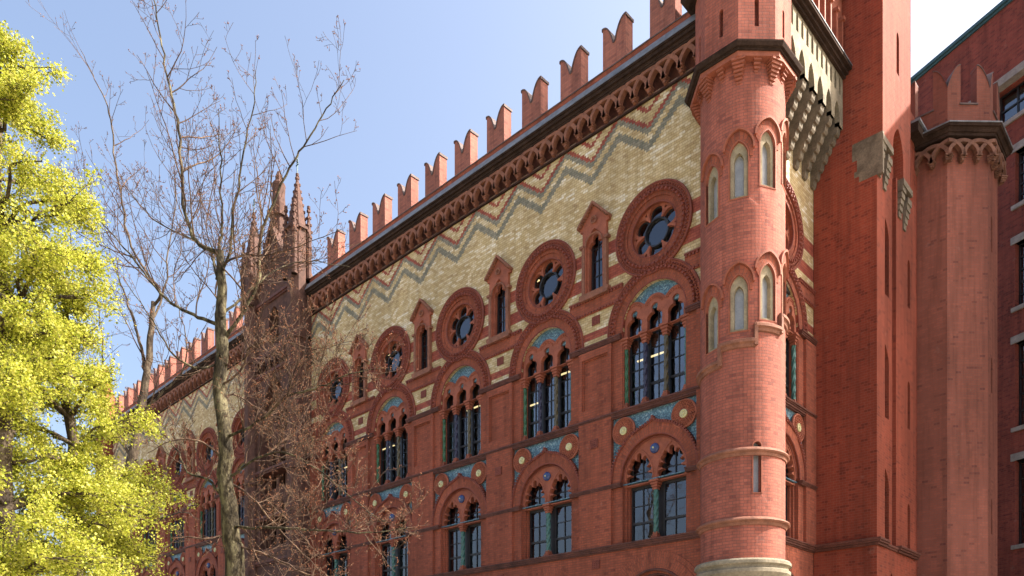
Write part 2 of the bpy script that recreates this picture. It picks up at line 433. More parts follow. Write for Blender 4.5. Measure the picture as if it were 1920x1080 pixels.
def wing_trim(x0, x1, cs, piers, loc=(0, 0, 0), rotz=0, parent=factory):
    # continuous and pier strings
    s = MB()
    moulding(s, x0, x1, [(10.02, 10.06, .10), (9.96, 10.02, .075), (10.06, 10.11, .13), (9.92, 9.96, .04)])
    s.build('string_course', M['mould'], parent, loc, rotz); s = MB()
    moulding(s, x0, x1, [(6.01, 6.06, .11), (5.95, 6.01, .08), (6.06, 6.10, .14), (5.91, 5.95, .04)])
    s.build('string_course', M['mould'], parent, loc, rotz)
    for p in piers:
        a, b = p-.99, p+.99
        a = max(a, x0); b = min(b, x1)
        if b-a < .15: continue
        m_ = MB(); moulding(m_, a, b, [(7.85, 7.89, .12), (7.89, 7.93, .14), (7.81, 7.85, .10)]); m_.build('impost_string', M['mould'], parent, loc, rotz)
        m_ = MB(); moulding(m_, max(x0, p-.98), min(x1, p+.98), [(12.31, 12.36, .12), (12.36, 12.41, .145), (12.27, 12.31, .10)]); m_.build('impost_string', M['mould'], parent, loc, rotz)
    # red dentilled band between arches
    for p in piers:
        b = MB(); bd = MB()
        for (za, zb) in ((13.42, 13.92),):
            hw = 2.09-math.sqrt(max(.01, 1.60**2-(zb-ARCH_Z-.2)**2))
            xa, xb = max(x0, p-hw), min(x1, p+hw)
            b.box(xa, xb, za, zb, -.02, .035)
            dentils(bd, xa, xb, zb-.09, zb-.02, .03, .075, .11, .06)
            dentils(bd, xa, xb, za+.02, za+.08, .03, .075, .11, .06)
            bd.box(xa, xb, zb-.02, zb+.02, -.02, .09)
        if xb-xa > .1: b.build('red_band', M['brick'], parent, loc, rotz); bd.build('dentil_course', M['bead'], parent, loc, rotz)
    # piers
    for p in piers:
        q = MB(); xa, xb = max(x0, p-.63), min(x1, p+.63)
        if xb-xa < .3: continue
        L = [rect(xa, xb, 6.1, 12.25)]
        full = xb-xa > 1.2
        if full: L.append(rect(p-.5, p+.5, 10.42, 12.02))
        plate(q, L, -.01, .09)
        if full:
            # stepped edge around the recessed panel
            plate(q, [rect(p-.5, p+.5, 10.42, 12.02), rect(p-.46, p+.46, 10.46, 11.98)], -.01, .045)
        q.build('pier', M['brick'], parent, loc, rotz)
        if full:
            for zc in (13.17, 9.32, 5.6):
                v = MB(); d = .09 if zc < 10 else 0.
                if zc < 6: d = 0.
                v.box(p-.15, p+.15, zc-.13, zc+.13, d-.04, d+.012)
                for i in range(5):
                    v.box(p-.15+i*.0675, p-.12+i*.0675, zc-.13, zc+.13, d+.01, d+.03)
                    v.box(p-.15, p+.15, zc-.13+i*.0575, zc-.10+i*.0575, d+.01, d+.034)
                v.build('air_vent', M['bead'], parent, loc, rotz)

# ---- rose window
def make_rose(glassmat):
    a = MB()
    ringseg(a, 0, 0, 1.04, 1.30, -.05, .06, n=64)
    ringseg(a, 0, 0, .92, 1.04, -.15, .03, n=64)
    ringseg(a, 0, 0, .76, .92, -.3, -.01, n=64)
    root = a.build('rose_window', M['brick'], factory)
    b = MB(); torus(b, 0, 0, 1.285, .03, .06, n=56); torus(b, 0, 0, 1.05, .035, .06, n=56)
    beads(b, 0, 0, 1.19, 76, .028, .026, .055, .11); beads(b, 0, 0, 1.06, 44, .05, .042, .05, .14)
    torus(b, 0, 0, .765, .02, -.01, n=48); torus(b, 0, 0, 1.135, .018, .065, n=56)
    b.build('beaded_ring', M['bead'], root)
    c = MB()
    foils = [circ(.54*math.cos(R(k)), .54*math.sin(R(k)), .215, 20) for k in range(30, 390, 60)]
    hole = star(0, 0, [(0, 0, .40)]+[(.535*math.cos(R(k)), .535*math.sin(R(k)), .225) for k in range(30, 390, 60)], 132)
    loops = [circ(0, 0, .78, 48), hole]
    for k in range(0, 360, 60):
        cx, cz = .675*math.cos(R(k)), .675*math.sin(R(k))
        loops.append(star(cx, cz, [(cx+.024*math.cos(R(q+k)), cz+.024*math.sin(R(q+k)), .024) for q in (60, 180, 300)], 15))
    plate(c, loops, -.23, -.12)
    c.build('tracery', M['terra'], root)
    f = MB(); ringseg(f, 0, 0, .375, .42, -.26, -.15, n=40)
    for k in range(30, 390, 60):
        ringseg(f, .54*math.cos(R(k)), .54*math.sin(R(k)), .185, .215, -.27, -.22, n=18)
    f.build('window_frame', M['frame'], root)
    g = MB(); g.quad([flat(p, -.245) for p in circ(0, 0, .78, 32)]); g.build('glass', glassmat, root)
    return root
# ---- three-light window under a round arch
def make_triple():
    a = MB(); z = ARCH_Z
    ringseg(a, 0, z, 1.36, 1.62, -.05, .045, -6, 186, n=44)
    ringseg(a, 0, z, 1.10, 1.36, -.3, .03, -3.4, 183.4, n=44)
    for s in (-1, 1):
        a.box(min(s*1.10, s*1.02), max(s*1.10, s*1.02), 10.12, 12.3, -.34, -.09)
        a.box(min(s*1.10, s*1.06), max(s*1.10, s*1.06), 10.12, 12.3, -.09, -.02)
    root = a.build('three_light_window', M['brick'], factory)
    b = MB(); torus(b, 0, z, 1.60, .028, .05, -3, 183, 44); torus(b, 0, z, 1.37, .036, .05, 0, 180, 44)
    torus(b, 0, z, 1.105, .026, .015, 0, 180, 40)
    beads(b, 0, z, 1.50, 52, .028, .027, .04, .10, -4, 184); beads(b, 0, z, 1.385, 32, .05, .045, .045, .13, -2, 182)
    b.build('beaded_ring', M['bead'], root)
    t = MB(); plate(t, [circ(0, z, 1.1, 36, 0, 180)+[(-1.1, 12.4), (1.1, 12.4)]], -.24, -.15)
    # inner tracery with three trefoil-headed lights
    top = [(1.1, 12.3), (1.09, 12.85)]
    hood = star(0, 12.7, [(-.71, 12.86, .40), (0, 12.88, .40), (.71, 12.86, .40)], 70, 8, 172)
    outer = [(-1.09, 12.25), (1.09, 12.25)]+[(min(1.09, max(-1.09, x)), q) for x, q in hood if (x*x+(q-z)**2) < 1.08**2 or True]
    outer = [(x*min(1, 1.085/math.hypot(x, q-z)) if q > z else x, z+(q-z)*min(1, 1.085/math.hypot(x, q-z)) if q > z else q) for x, q in outer]
    loops = [outer]
    mos = MB(); plate(mos, [circ(0, z, 1.1, 36, 20, 160)+[(-.9, 12.9), (.9, 12.9)]], -.2, -.13)
    lights = []
    for c in (-.71, 0, .71):
        head = star(c, 12.62, [(c, 12.90, .115), (c-.08, 12.58, .185), (c+.08, 12.58, .185)], 34, -25, 205)
        loops.append([(c-.26, 12.27), (c+.26, 12.27)]+head)
        lights.append(c)
    # inner tracery plate: holes open at the bottom edge are simply closed by the capitals' line
    tr = MB(); plate(tr, loops, -.20, -.06)
    for c in (-.71, 0, .71):
        torus(tr, c, 12.86, .37, .022, -.06, 25, 155, 14)
        beads(tr, c, 12.86, .30, 9, .03, .026, -.07, -.03, 25, 155)
    tr.build('tracery', M['terra'], root)
    mos.build('mosaic_tympanum', M['mosaic'], root)
    for i, (c, m_) in enumerate(((-1.04, 'col_green'), (-.355, 'col_blue'), (.355, 'col_olive'), (1.04, 'col_teal'))):
        k = MB(); twisted(k, c, -.12, .062, 10.3, 11.98)
        k.build('colonnette', M[m_], root, smooth=True)
        cp = MB(); capital(cp, c, -.12, 11.96, 12.30, .07, .15); cp.build('capital', M['terra'], root)
        cp = MB(); capital(cp, c, -.12, 10.34, 10.12, .06, .12); cp.build('column_base', M['terra'], root)
    f = MB()
    for c in (-.69, 0, .69):
        f.box(c-.345, c-.29, 10.12, 12.9, -.31, -.25); f.box(c+.29, c+.345, 10.12, 12.9, -.31, -.25)
        f.box(c-.012, c+.012, 10.12, 12.9, -.31, -.27)
        f.box(c-.345, c+.345, 12.26, 12.36, -.32, -.23); f.box(c-.345, c+.345, 10.12, 10.17, -.31, -.25)
        for zz in (11.82, 11.31): f.box(c-.30, c+.30, zz-.012, zz+.012, -.31, -.272)
        f.box(c-.30, c+.30, 10.74, 10.81, -.31, -.26)
    f.build('window_frame', M['frame'], root)
    g = MB(); g.quad([flat(p, -.295) for p in rect(-1.08, 1.08, 10.1, 12.9)]); g.build('glass', M['glass'], root)
    return root
# ---- two-light window with mosaic spandrel, medallions, boss
def make_pair():
    z = 8.0; a = MB()
    # arch slightly pointed at the crown (ogee tip)
    def ogee(r, tip, n=44):
        L = []
        for i in range(n+1):
            an = R(180*i/n); x = r*math.cos(an); q = z+r*math.sin(an)
            q += tip*max(0, 1-abs(x)/.28)**1.6
            L.append((x, q))
        return L
    def auv(x, q): return (math.hypot(x, q-z), math.atan2(q-z, x)*1.2)
    plate(a, [[(1.44, 7.95)]+ogee(1.44, .10)+[(-1.44, 7.95), (-1.14, 7.95)]+ogee(1.14, 0)[::-1]+[(1.14, 7.95)]], -.30, .045, uvf=auv)
    for s in (-1, 1):
        for w0, w1, d in ((1.02, 1.14, -.12), (.96, 1.02, -.2)):
            a.box(min(s*w0, s*w1), max(s*w0, s*w1), 6.1, 7.85, -.36, d)
    root = a.build('two_light_window', M['brick'], factory)
    sp = MB()
    plate(sp, [rect(-1.46, 1.46, 7.87, 9.93), [(1.3, 7.9)]+ogee(1.3, .02)+[(-1.3, 7.9)]], -.2, -.05)
    sp.build('mosaic_spandrel', M['mosaic'], root)
    b = MB()
    og = ogee(1.44, .10, 50)
    for p, q in zip(og[:-1], og[1:]):
        dx, dz = q[0]-p[0], q[1]-p[1]; L = math.hypot(dx, dz); nx, nz = -dz/L, dx/L
        if nx*p[0]+nz*(p[1]-z) < 0: nx, nz = -nx, -nz
        for (o0, o1, d0, d1, f0, f1) in ((0., .045, -.05, .08, 0, 1), (.02, .085, -.05, .10, .2, .75)):
            P = []
            for dd in (d0, d1):
                for t_, o in ((f0, o0), (f1, o0), (f1, o1), (f0, o1)): P.append((p[0]+dx*t_+nx*o, -dd, p[1]+dz*t_+nz*o))
            k = len(b.v); b.v += P
            for f in ((4, 5, 6, 7), (0, 1, 5, 4), (1, 2, 6, 5), (2, 3, 7, 6), (3, 0, 4, 7)): b.f.append(tuple(k+i for i in f)); b.uv.append(None)
    tipm = MB(); tipm.box(-.035, .035, 9.56, 9.68, -.05, .10); tipm.build('finial', M['bead'], root)
    torus(b, 0, z, 1.15, .03, .02, 0, 180, 36); torus(b, 0, z, 1.09, .022, -.06, 0, 180, 36)
    b.build('hood_mould', M['bead'], root)
    tr = MB(); loops = [[(-1.15, 7.8), (1.15, 7.8)]+circ(0, z, 1.15, 36, 0, 180)]
    cusps = []
    for c in (-.56, .56):
        sh = []
        for k in range(9):
            tt = k/8; an = R(180*tt)
            # foils along a pointed arch
            if k == 4: sh.append((c, 8.66, .085)); continue
            x = math.cos(an); side = 1 if x > 0 else -1
            pz = 8.02+.56*math.sin(an)**1.0; px = c+side*(.36*(1-((pz-8.0)/.78)**2)+.02)
            sh.append((px, pz, .085))
        sh.append((c, 8.1, .30)); sh.append((c, 8.3, .26))
        loops.append([(c-.40, 7.84), (c+.40, 7.84)]+star(c, 8.1, sh, 80, -10, 190))
    plate(tr, loops, -.26, -.09)
    for c in (-.56, .56):
        P = pointed(c, .50, 7.95, 7.95, .92, 12)[2:]
        for p, q in zip(P[:-1], P[1:]):
            dx, dz = q[0]-p[0], q[1]-p[1]; L = math.hypot(dx, dz) or 1; nx, nz = -dz/L*.022, dx/L*.022
            tr.quad([(p[0]+nx, .07, p[1]+nz), (q[0]+nx, .07, q[1]+nz), (q[0]-nx, .07, q[1]-nz), (p[0]-nx, .07, p[1]-nz)])
            tr.quad([(p[0]+nx, .07, p[1]+nz), (q[0]+nx, .07, q[1]+nz), (q[0]+nx, .11, q[1]+nz), (p[0]+nx, .11, p[1]+nz)])
            tr.quad([(p[0]-nx, .07, p[1]-nz), (q[0]-nx, .07, q[1]-nz), (q[0]-nx, .11, q[1]-nz), (p[0]-nx, .11, p[1]-nz)])
    tr.build('tracery', M['terra'], root)
    for s in (-1, 1):
        m_ = MB(); cx, cz = s*1.03, 9.48
        lathe_face(m_, cx, cz, [(0, .0), (.41, .0), (.41, .05), (.37, .065), (.35, .03), (.31, .03), (.30, .055), (.27, .03), (.24, .03), (.23, .05), (.20, .03), (.15, .03), (.0, .03)])
        for rr, nn in ((.33, 26), (.255, 20), (.18, 14)): beads(m_, cx, cz, rr, nn, .022, .02, .02, .065)
        med = m_.build('medallion', M['terra'], root)
        g_ = MB(); lathe_face(g_, cx, cz, [(.12, .02), (.12, .07), (.09, .08), (.07, .06), (.045, .06), (.03, .09), (0, .095)])
        gg = g_.build('gilt_disc', M['gold'], root)
    k = MB(); lathe_face(k, 0, 8.76, [(.145, -.10), (.145, -.04), (.11, .0), (.06, .02), (0, .025)])
    k.build('boss', M['boss_blue'], root, smooth=True)
    k = MB(); lathe_face(k, 0, 8.76, [(.03, .02), (.025, .04), (0, .045)], 12); k.build('boss_stud', M['gold'], root)
    k = MB(); twisted(k, 0, -.14, .068, 6.28, 7.58); k.build('colonnette', M['col_teal'], root, smooth=True)
    cp = MB(); capital(cp, 0, -.14, 7.56, 7.86, .07, .15); cp.build('capital', M['terra'], root); cp = MB(); capital(cp, 0, -.14, 6.32, 6.1, .06, .13); cp.build('column_base', M['terra'], root)
    f = MB()
    for c in (-.56, .56):
        f.box(c-.42, c-.36, 6.1, 8.7, -.35, -.28); f.box(c+.36, c+.42, 6.1, 8.7, -.35, -.28)
        f.box(c-.014, c+.014, 6.1, 8.7, -.35, -.30)
        f.box(c-.42, c+.42, 7.72, 7.83, -.36, -.27); f.box(c-.42, c+.42, 6.1, 6.16, -.35, -.28)
        f.box(c-.36, c+.36, 6.66, 6.73, -.35, -.285)
        for zz in (7.22, 8.2): f.box(c-.36, c+.36, zz-.012, zz+.012, -.35, -.305)
    f.box(-.15, .15, 6.1, 7.83, -.37, -.28)
    f.build('window_frame', M['frame'], root)
    g = MB(); g.quad([flat(p, -.33) for p in rect(-1.0, 1.0, 6.1, 8.75)]); g.build('glass', M['glass_dim'], root)
    return root
def lathe_face(mb, cx, cz, prof, n=28):
    """turned ornament on the wall face: (radius, d)"""
    for (r0, d0), (r1, d1) in zip(prof[:-1], prof[1:]):
        for i in range(n):
            A, B = 2*math.pi*i/n, 2*math.pi*(i+1)/n
            P = lambda r, a, d: (cx+r*math.cos(a), -d, cz+r*math.sin(a))
            if r0 == 0: mb.quad([P(r0, A, d0), P(r1, A, d1), P(r1, B, d1)])
            elif r1 == 0: mb.quad([P(r0, A, d0), P(r0, B, d0), P(r1, A, d1)])
            else: mb.quad([P(r0, A, d0), P(r0, B, d0), P(r1, B, d1), P(r1, A, d1)])
# ---- lancet aedicule
def make_lancet():
    a = MB(); hole = [(-.27, 14.12), (.27, 14.12)]+star(0, 15.40, [(0, 15.72, .12), (-.13, 15.50, .13), (.13, 15.50, .13), (0, 15.34, .25)], 44, -12, 192)
    plate(a, [[(-.46, 13.98), (.46, 13.98), (.46, 16.05), (.56, 16.05), (.56, 16.18), (0, 16.75), (-.56, 16.18), (-.56, 16.05), (-.46, 16.05)], pointed(0, .33, 14.08, 15.42, .58)], -.02, .10)
    plate(a, [pointed(0, .36, 14.04, 15.42, .60), hole], -.10, .03)
    root = a.build('lancet_window', M['terra'], factory)
    b = MB(); b.box(-.56, .56, 13.93, 14.05, -.02, .16); b.box(-.53, .53, 13.86, 13.93, -.02, .16)
    for s in (-1, 1):
        b.box(min(s*.56, s*.40), max(s*.56, s*.40), 15.52, 15.60, .0, .15)
        b.box(min(s*.48, s*.36), max(s*.48, s*.37), 14.05, 15.52, .0, .125)
        n = 8
        for i in range(n):
            x, q = s*(.53-.53*(i+.5)/n), 16.20+.57*(i+.5)/n
            b.box(x-.022, x+.022, q-.06, q+.035, .1, .19)
        for w_, o0, d in ((.07, 0, .2),):
            P = [(s*.60, 16.12), (s*.60, 16.20), (0, 16.81), (0, 16.73)]
            plate(b, [P], .0, .22)
        torus(b, 0, 15.5, .33, .025, .14, 0 if s > 0 else 90, 90 if s > 0 else 180, 10)
    torus(b, 0, 16.25, .10, .022, .145, 0, 360, 14)
    beads(b, 0, 16.25, .05, 4, .02, .02, .13, .16)
    b.build('gable_mould', M['terra_brown'], root)
    f = MB()
    f.box(-.27, -.22, 14.12, 15.9, -.17, -.11); f.box(.22, .27, 14.12, 15.9, -.17, -.11)
    f.box(-.012, .012, 14.15, 15.9, -.17, -.125)
    for zz in (14.18, 14.62, 15.1, 15.5): f.box(-.22, .22, zz-.012, zz+.012, -.17, -.125)
    f.build('window_frame', M['frame'], root)
    g = MB(); g.quad([flat(p, -.15) for p in rect(-.3, .3, 14.1, 15.98)]); g.build('glass', M['glass_dim'], root)
    return root
# ---- ground floor arched window
def make_ground():
    a = MB(); z = 3.95
    ringseg(a, 0, z, 1.25, 1.62, -.3, .03, 0, 180, 40); ringseg(a, 0, z, 1.62, 1.78, -.05, .015, 0, 180, 40)
    ringseg(a, 0, z, 1.12, 1.25, -.33, -.06, 0, 180, 36)
    for s in (-1, 1): a.box(min(s*1.12, s*1.3), max(s*1.12, s*1.3), 1.0, 3.95, -.33, -.06)
    root = a.build('ground_floor_window', M['brick'], factory)
    b = MB(); torus(b, 0, z, 1.25, .04, .03, 0, 180, 36); torus(b, 0, z, 1.12, .03, -.06, 0, 180, 36); b.build('arch_mould', M['mould'], root)
    f = MB()
    for x in (-1.1, -.37, .37, 1.04): f.box(x, x+.06, 1.0, 5.05, -.42, -.34)
    for zz in (1.0, 2.4, 3.9): f.box(-1.12, 1.12, zz, zz+.07, -.42, -.34)
    f.build('window_frame', M['frame'], root)
    g = MB(); g.quad([flat(p, -.38) for p in archloop(0, 1.14, 1.0, 3.95)]); g.build('glass', M['glass_dim'], root)
    return root

wing_walls(-20.12, .45, near_c, [c-BAY/2 for c in near_c[:-1]])
wing_walls(-46.6, -25.0, far_c, [c-BAY/2 for c in far_c[:-1]])
wing_walls(.35, 4.49, [2.30], [], loc=(1.26, 0, 0), rotz=R(90))
wing_trim(-20.12, .30, near_c, [near_c[0]+BAY/2]+[c-BAY/2 for c in near_c])
wing_trim(-46.6, -25.0, far_c, [far_c[0]+BAY/2]+[c-BAY/2 for c in far_c])
wing_trim(.9, 4.49, [2.30], [2.30-BAY/2, 2.30+BAY/2], loc=(1.26, 0, 0), rotz=R(90))
proto = {}
kinds = (('rose', make_rose(M['glass_dim'])), ('triple', make_triple()), ('pair', make_pair()), ('ground', make_ground()))
for nm, o in kinds:
    zz = ROSE_Z if nm == 'rose' else 0
    first = True
    for c in near_c+far_c:
        if first: o.location = (c, 0, zz); first = False
        else: copy_tree(o, factory, (c, 0, zz))
    e = copy_tree(o, factory, (1.26, 2.30, zz)); e.rotation_euler = (0, 0, R(90))
lan = make_lancet(); lan.location = (near_c[0]-BAY/2, 0, 0)
for c in near_c[1:-1]+far_c[:-1]: copy_tree(lan, factory, (c-BAY/2, 0, 0))

# ---- cornice: interlaced arcade, moulding, lead, parapet, merlons
PIT = .5225
def arcade(x0, x1, zb, d, pit=PIT, n=None):
    """interlaced arches on small corbels, in front of a red band"""
    a = MB(); cnum = n or int(round((x1-x0)/pit)); p = (x1-x0)/cnum
    zt = zb+.14
    for i in range(-1, cnum):
        cx = x0+(i+1)*p
        lo, hi = (0, 90) if i == -1 else (0, 180)
        L = []
        def arc(r, a0, a1): return [(cx+r*math.cos(R(q)), zt+r*.98*math.sin(R(q))) for q in np.linspace(a0, a1, 15)]
        hi2 = 180 if i >= 0 else 90
        lo2 = 0 if i < cnum-1 else 90
        loops = [arc(p*1.09, lo2, hi2)+arc(p*.87, hi2, lo2)]
        plate(a, loops, d-.16, d+(.008 if i % 2 else 0.))
    for i in range(cnum+1):
        c = x0+i*p
        for k in range(4):
            hw = .05+.018*k; zz = zb+.05*k
            a.box(c-hw, c+hw, zz, zz+.036, d-.22, d-.12+.04*k)
        a.box(c-.04, c+.04, zb+.02, zb+.22, d-.22, d-.06)
    return a
CX0, CX1 = -20.12, .45
def cornice(x0, x1, parent, loc=(0, 0, 0), rotz=0):
    z = 19.05
    a = arcade(x0, x1, z, .20); a.build('corbel_arcade', M['terra_brown'], parent, loc, rotz)
    b = MB(); b.box(x0, x1, 19.0, 19.80, -.45, -.16); b.box(x0, x1, 18.98, 19.06, -.2, .03); b.build('arcade_back_wall', M['mould'], parent, loc, rotz)  # dark material paints the recess shade behind the arches
    m_ = MB(); moulding(m_, x0, x1, [(19.72, 19.78, .22), (19.78, 19.87, .25), (19.87, 19.97, .32), (19.97, 20.03, .36), (18.95, 18.99, .07)])
    m_.build('cornice', M['soot'], parent, loc, rotz)
    l = MB()
    for (da, za), (db, zb_) in (((.375, 20.02), (.375, 20.045)), ((.375, 20.045), (.24, 20.32)), ((.24, 20.32), (.10, 20.42))):
        l.quad([(x0, -da, za), (x1, -da, za), (x1, -db, zb_), (x0, -db, zb_)])
    n = int((x1-x0)/.85)
    for i in range(n): l.box(x0+(i+.5)*.85-.012, x0+(i+.5)*.85+.012, 20.10, 20.28, .1, .285)
    l.build('lead_flashing', M['lead'], parent, loc, rotz)
    p = MB(); p.box(x0, x1, 20.0, 20.60, -.32, .10); p.build('parapet', M['brick'], parent, loc, rotz)
    q = MB(); q.box(x0, x1, 20.60, 20.64, -.36, .125); q.build('parapet_coping', M['cap'], parent, loc, rotz)
cornice(CX0, CX1, factory); cornice(-46.6, -25.0, factory)
def merlon_outline(hw, z0, zn, zt, n=10):
    """swallowtail: outer vertical edges, horns dipping into a rounded notch"""
    def side(s):
        L = []
        for i in range(n+1):
            tt = i/n; x = hw*(1-tt)+.05*tt
            q = zt-(zt-zn)*(tt**2.3)
            L.append((s*x, q))
        return L
    r = side(1); l = side(-1)[::-1]
    return [(-hw, z0), (hw, z0)]+r+[(.03, zn-.03), (-.03, zn-.03)]+l
def make_merlon():
    a = MB(); L = merlon_outline(.425, 20.5, 21.33, 21.92)
    plate(a, [L], -.27, .09, back=True)
    root = a.build('merlon', M['brick_merlon'], factory)
    b = MB(); T = L[2:]
    for p, q in zip(T[:-1], T[1:]):
        dx, dz = q[0]-p[0], q[1]-p[1]; ln = math.hypot(dx, dz) or 1; nx, nz = dz/ln*.04, -dx/ln*.04
        if nz < 0: nx, nz = -nx, -nz
        A = [(p[0], p[1]), (q[0], q[1]), (q[0]+nx, q[1]+nz), (p[0]+nx, p[1]+nz)]
        plate(b, [A], -.295, .115, back=True)
    for s in (-1, 1): b.box(min(s*.425, s*.455), max(s*.425, s*.455), 21.87, 21.955, -.295, .115)
    b.build('merlon_coping', M['cap'], root)
    return root
mer = make_merlon(); xs = [-1.22-1.70*i for i in range(11)]+[-26.0-1.70*i for i in range(12)]+[.40]
mer.location = (xs[0], 0, 0)
for x in xs[1:]: copy_tree(mer, factory, (x, 0, 0))

# ---- interior: dark rooms, floors, ceiling lamps, roof
inn = MB()
for (a, b) in ((-46.6, 1.2),):
    inn.box(a, b, .0, 20.2, -7.2, -7.0)
    for zz in (5.7, 9.55, 13.35, 17.2): inn.box(a, b, zz, zz+.25, -7.0, -.5)
inn.box(-46.8, -46.6, 0, 20.2, -7.2, -.3)
inn.box(-.9, -.8, 5.7, 17, -7.0, -.5) if False else None
inn.build('interior', M['dark'], factory)
rf = MB(); rf.box(-46.7, 1.2, 20.15, 20.3, -7.2, -.35); rf.box(-46.7, 1.2, 20.3, 21.0, -7.2, -7.0); rf.build('roof', M['roof'], factory)  # unseen slab behind the parapet, added to block light from above
for i, (x, y, z) in enumerate([(-3.6, 3.0, 13.0), (-6.2, 2.0, 13.0), (-9.6, 3.4, 13.0), (-13.6, 2.0, 13.0), (-17.9, 2.6, 13.0), (-11.2, 2.0, 13.0), (-22., 3., 13.), (-8.7, 2.3, 17.0), (-17.0, 2.2, 17.0), (-19.2, 2.2, 13.0)]):
    k = MB(); k.box(-.6, .6, -.02, .02, -.03, .03); k.build('strip_light', M['lamp'], factory, (x, y, z))

# ---- round corner turret at (1.2, 0)
TX, TY, TR = 1.2, 0., 1.08
tur = MB()
def tmap(r=TR):
    def f(p, d):
        a = p[0]/TR; return (TX+(r+d)*math.cos(a), TY+(r+d)*math.sin(a), p[1])
    return f
uvid = lambda x, z: (x, z)
wins = []
for tier in (0, -3.37):
    for ang, zb in ((-107.7, 13.84), (-67.6, 14.13), (-27.6, 14.40), (12.4, 14.67)):
        wins.append((R(ang)*TR, zb+tier))
slits = [(R(-43.5)*TR, 6.66)]
s0, s1 = R(-200)*TR, R(110)*TR
def wl(s, zb, hw=.225, h=1.42): return pointed(s, hw, zb, zb+h-.36, .36, 6)
ns = 60
outer = [(s0+(s1-s0)*i/ns, 4.9) for i in range(ns+1)]+[(s1-(s1-s0)*i/ns, 17.9) for i in range(ns+1)]
loops = [outer]+[wl(s, z) for s, z in wins]+[archloop(slits[0][0], .10, 6.66, 7.84, 8)]
ext = [(s0+(s1-s0)*i/ns, z) for i in range(1, ns) for z in np.arange(5.4, 17.8, .5)]
def okp(p):
    for s, z in wins:
        if abs(p[0]-s) < .25 and z-.05 < p[1] < z+1.5: return False
    return not (abs(p[0]-slits[0][0]) < .13 and 6.5 < p[1] < 8.1)
plate(tur, loops, -.22, 0, mapf=tmap(), uvf=uvid, extra=[p for p in ext if okp(p)])
turret = tur.build('corner_turret', M['brick_turret'], factory)
turret['label'] = 'round brick corner turret with pointed stone-lined windows and octagonal top'
st = MB(); gl = MB(); hd = MB()
for s, z in wins:
    st = MB(); plate(st, [wl(s, z), pointed(s, .13, z+.07, z+.95, .22, 5)], -.22, -.06, mapf=tmap())
    so_ = st.build('stone_window_surround', M['stone_pale'], turret)
    gl = MB(); gl.quad([tmap()(p, -.17) for p in rect(s-.2, s+.2, z+.02, z+1.3)]); gl.build('glass', M['glass_pale'], turret)
    hd = MB()
    plate(hd, [wl(s, z), pointed(s, .255, z-.03, z+1.06, .40, 6)], -.05, .02, mapf=tmap())
    # hood: broad arch ring above, stopping at the springing
    o = pointed(s, .378, z+1.20, z+1.24, .50, 12)[1:]; i_ = pointed(s, .335, z+1.20, z+1.24, .445, 12)[1:]
    plate(hd, [o+i_[::-1]], -.02, .085, mapf=tmap())
    o = pointed(s, .335, z+1.0, z+1.22, .455, 12)[1:]; i_ = pointed(s, .262, z+1.0, z+1.06, .40, 12)[1:]
    vs_ = MB(); plate(vs_, [o+i_[::-1]], -.02, .022, mapf=tmap(), uvf=lambda x, q, s=s, z=z: (math.hypot(x-s, q-z-1.0), math.atan2(q-z-1.0, x-s)*.4)); vs_.build('hood_voussoirs', M['brick'], turret)
    hd.build('window_hood', M['terra'], turret)
s, z = slits[0]
gl = MB(); gl.quad([tmap()(p, -.15) for p in rect(s-.1, s+.1, 6.66, 7.95)]); gl.build('glass', M['glass_pale'], turret)
hd = MB(); plate(hd, [archloop(s, .13, 6.63, 7.84, 8), archloop(s, .10, 6.66, 7.84, 8)], -.05, .02, mapf=tmap()); hd.build('window_hood', M['terra'], turret)
rg = MB()
for zc, k in ((7.72, 1), (5.97, 1.2)):
    lathe(rg, TX, TY, [(TR-.02, zc-.13), (TR+.03, zc-.12), (TR+.05*k, zc-.05), (TR+.09*k, zc-.03), (TR+.11*k, zc), (TR+.09*k, zc+.04), (TR+.04, zc+.08), (TR-.02, zc+.09)], 64)
lathe(rg, TX, TY, [(TR, 7.6), (TR+.02, 7.6)], 64)
# stepped ledge under the lower tier of windows
steps = [(-128, 10.32, -88), (-88, 10.03, -88)]
def ledge(a0, a1, z):
    n = max(2, int((a1-a0)/5))
    for (r0, z0), (r1, z1) in zip(LP[:-1], LP[1:]):
        for i in range(n):
            A, B = R(a0+(a1-a0)*i/n), R(a0+(a1-a0)*(i+1)/n)
            rg.quad([(TX+r*math.cos(q), TY+r*math.sin(q), z+zz) for r, q, zz in ((r0, A, z0), (r0, B, z0), (r1, B, z1), (r1, A, z1))])
    for q in (a0, a1):
        rg.quad([(TX+r*math.cos(R(q)), TY+r*math.sin(R(q)), z+zz) for r, zz in LP])
LP = [(TR-.02, -.14), (TR+.04, -.12), (TR+.06, -.05), (TR+.11, -.02), (TR+.11, .05), (TR+.07, .08), (TR-.02, .10)]
for a0, a1, zc in ((-170, -92, 10.05), (-92, -46, 10.45), (-46, -6, 10.84), (-6, 60, 11.2)): ledge(a0, a1, zc)
for q, za, zb in ((-92, 9.95, 10.52), (-46, 10.35, 10.9), (-6, 10.75, 11.25)):
    A, B = R(q-2.2), R(q+2.2)
    for r0 in (TR+.10,):
        P = [(TX+r*math.cos(a), TY+r*math.sin(a)) for r, a in ((TR-.02, A), (r0, A), (r0, B), (TR-.02, B))]
        for i in range(3): rg.quad([P[i]+(za,), P[i+1]+(za,), P[i+1]+(zb,), P[i]+(zb,)])
        rg.quad([p+(zb,) for p in P]); rg.quad([p+(za,) for p in P])
rg.build('turret_string', M['terra_brown'], turret, smooth=False)
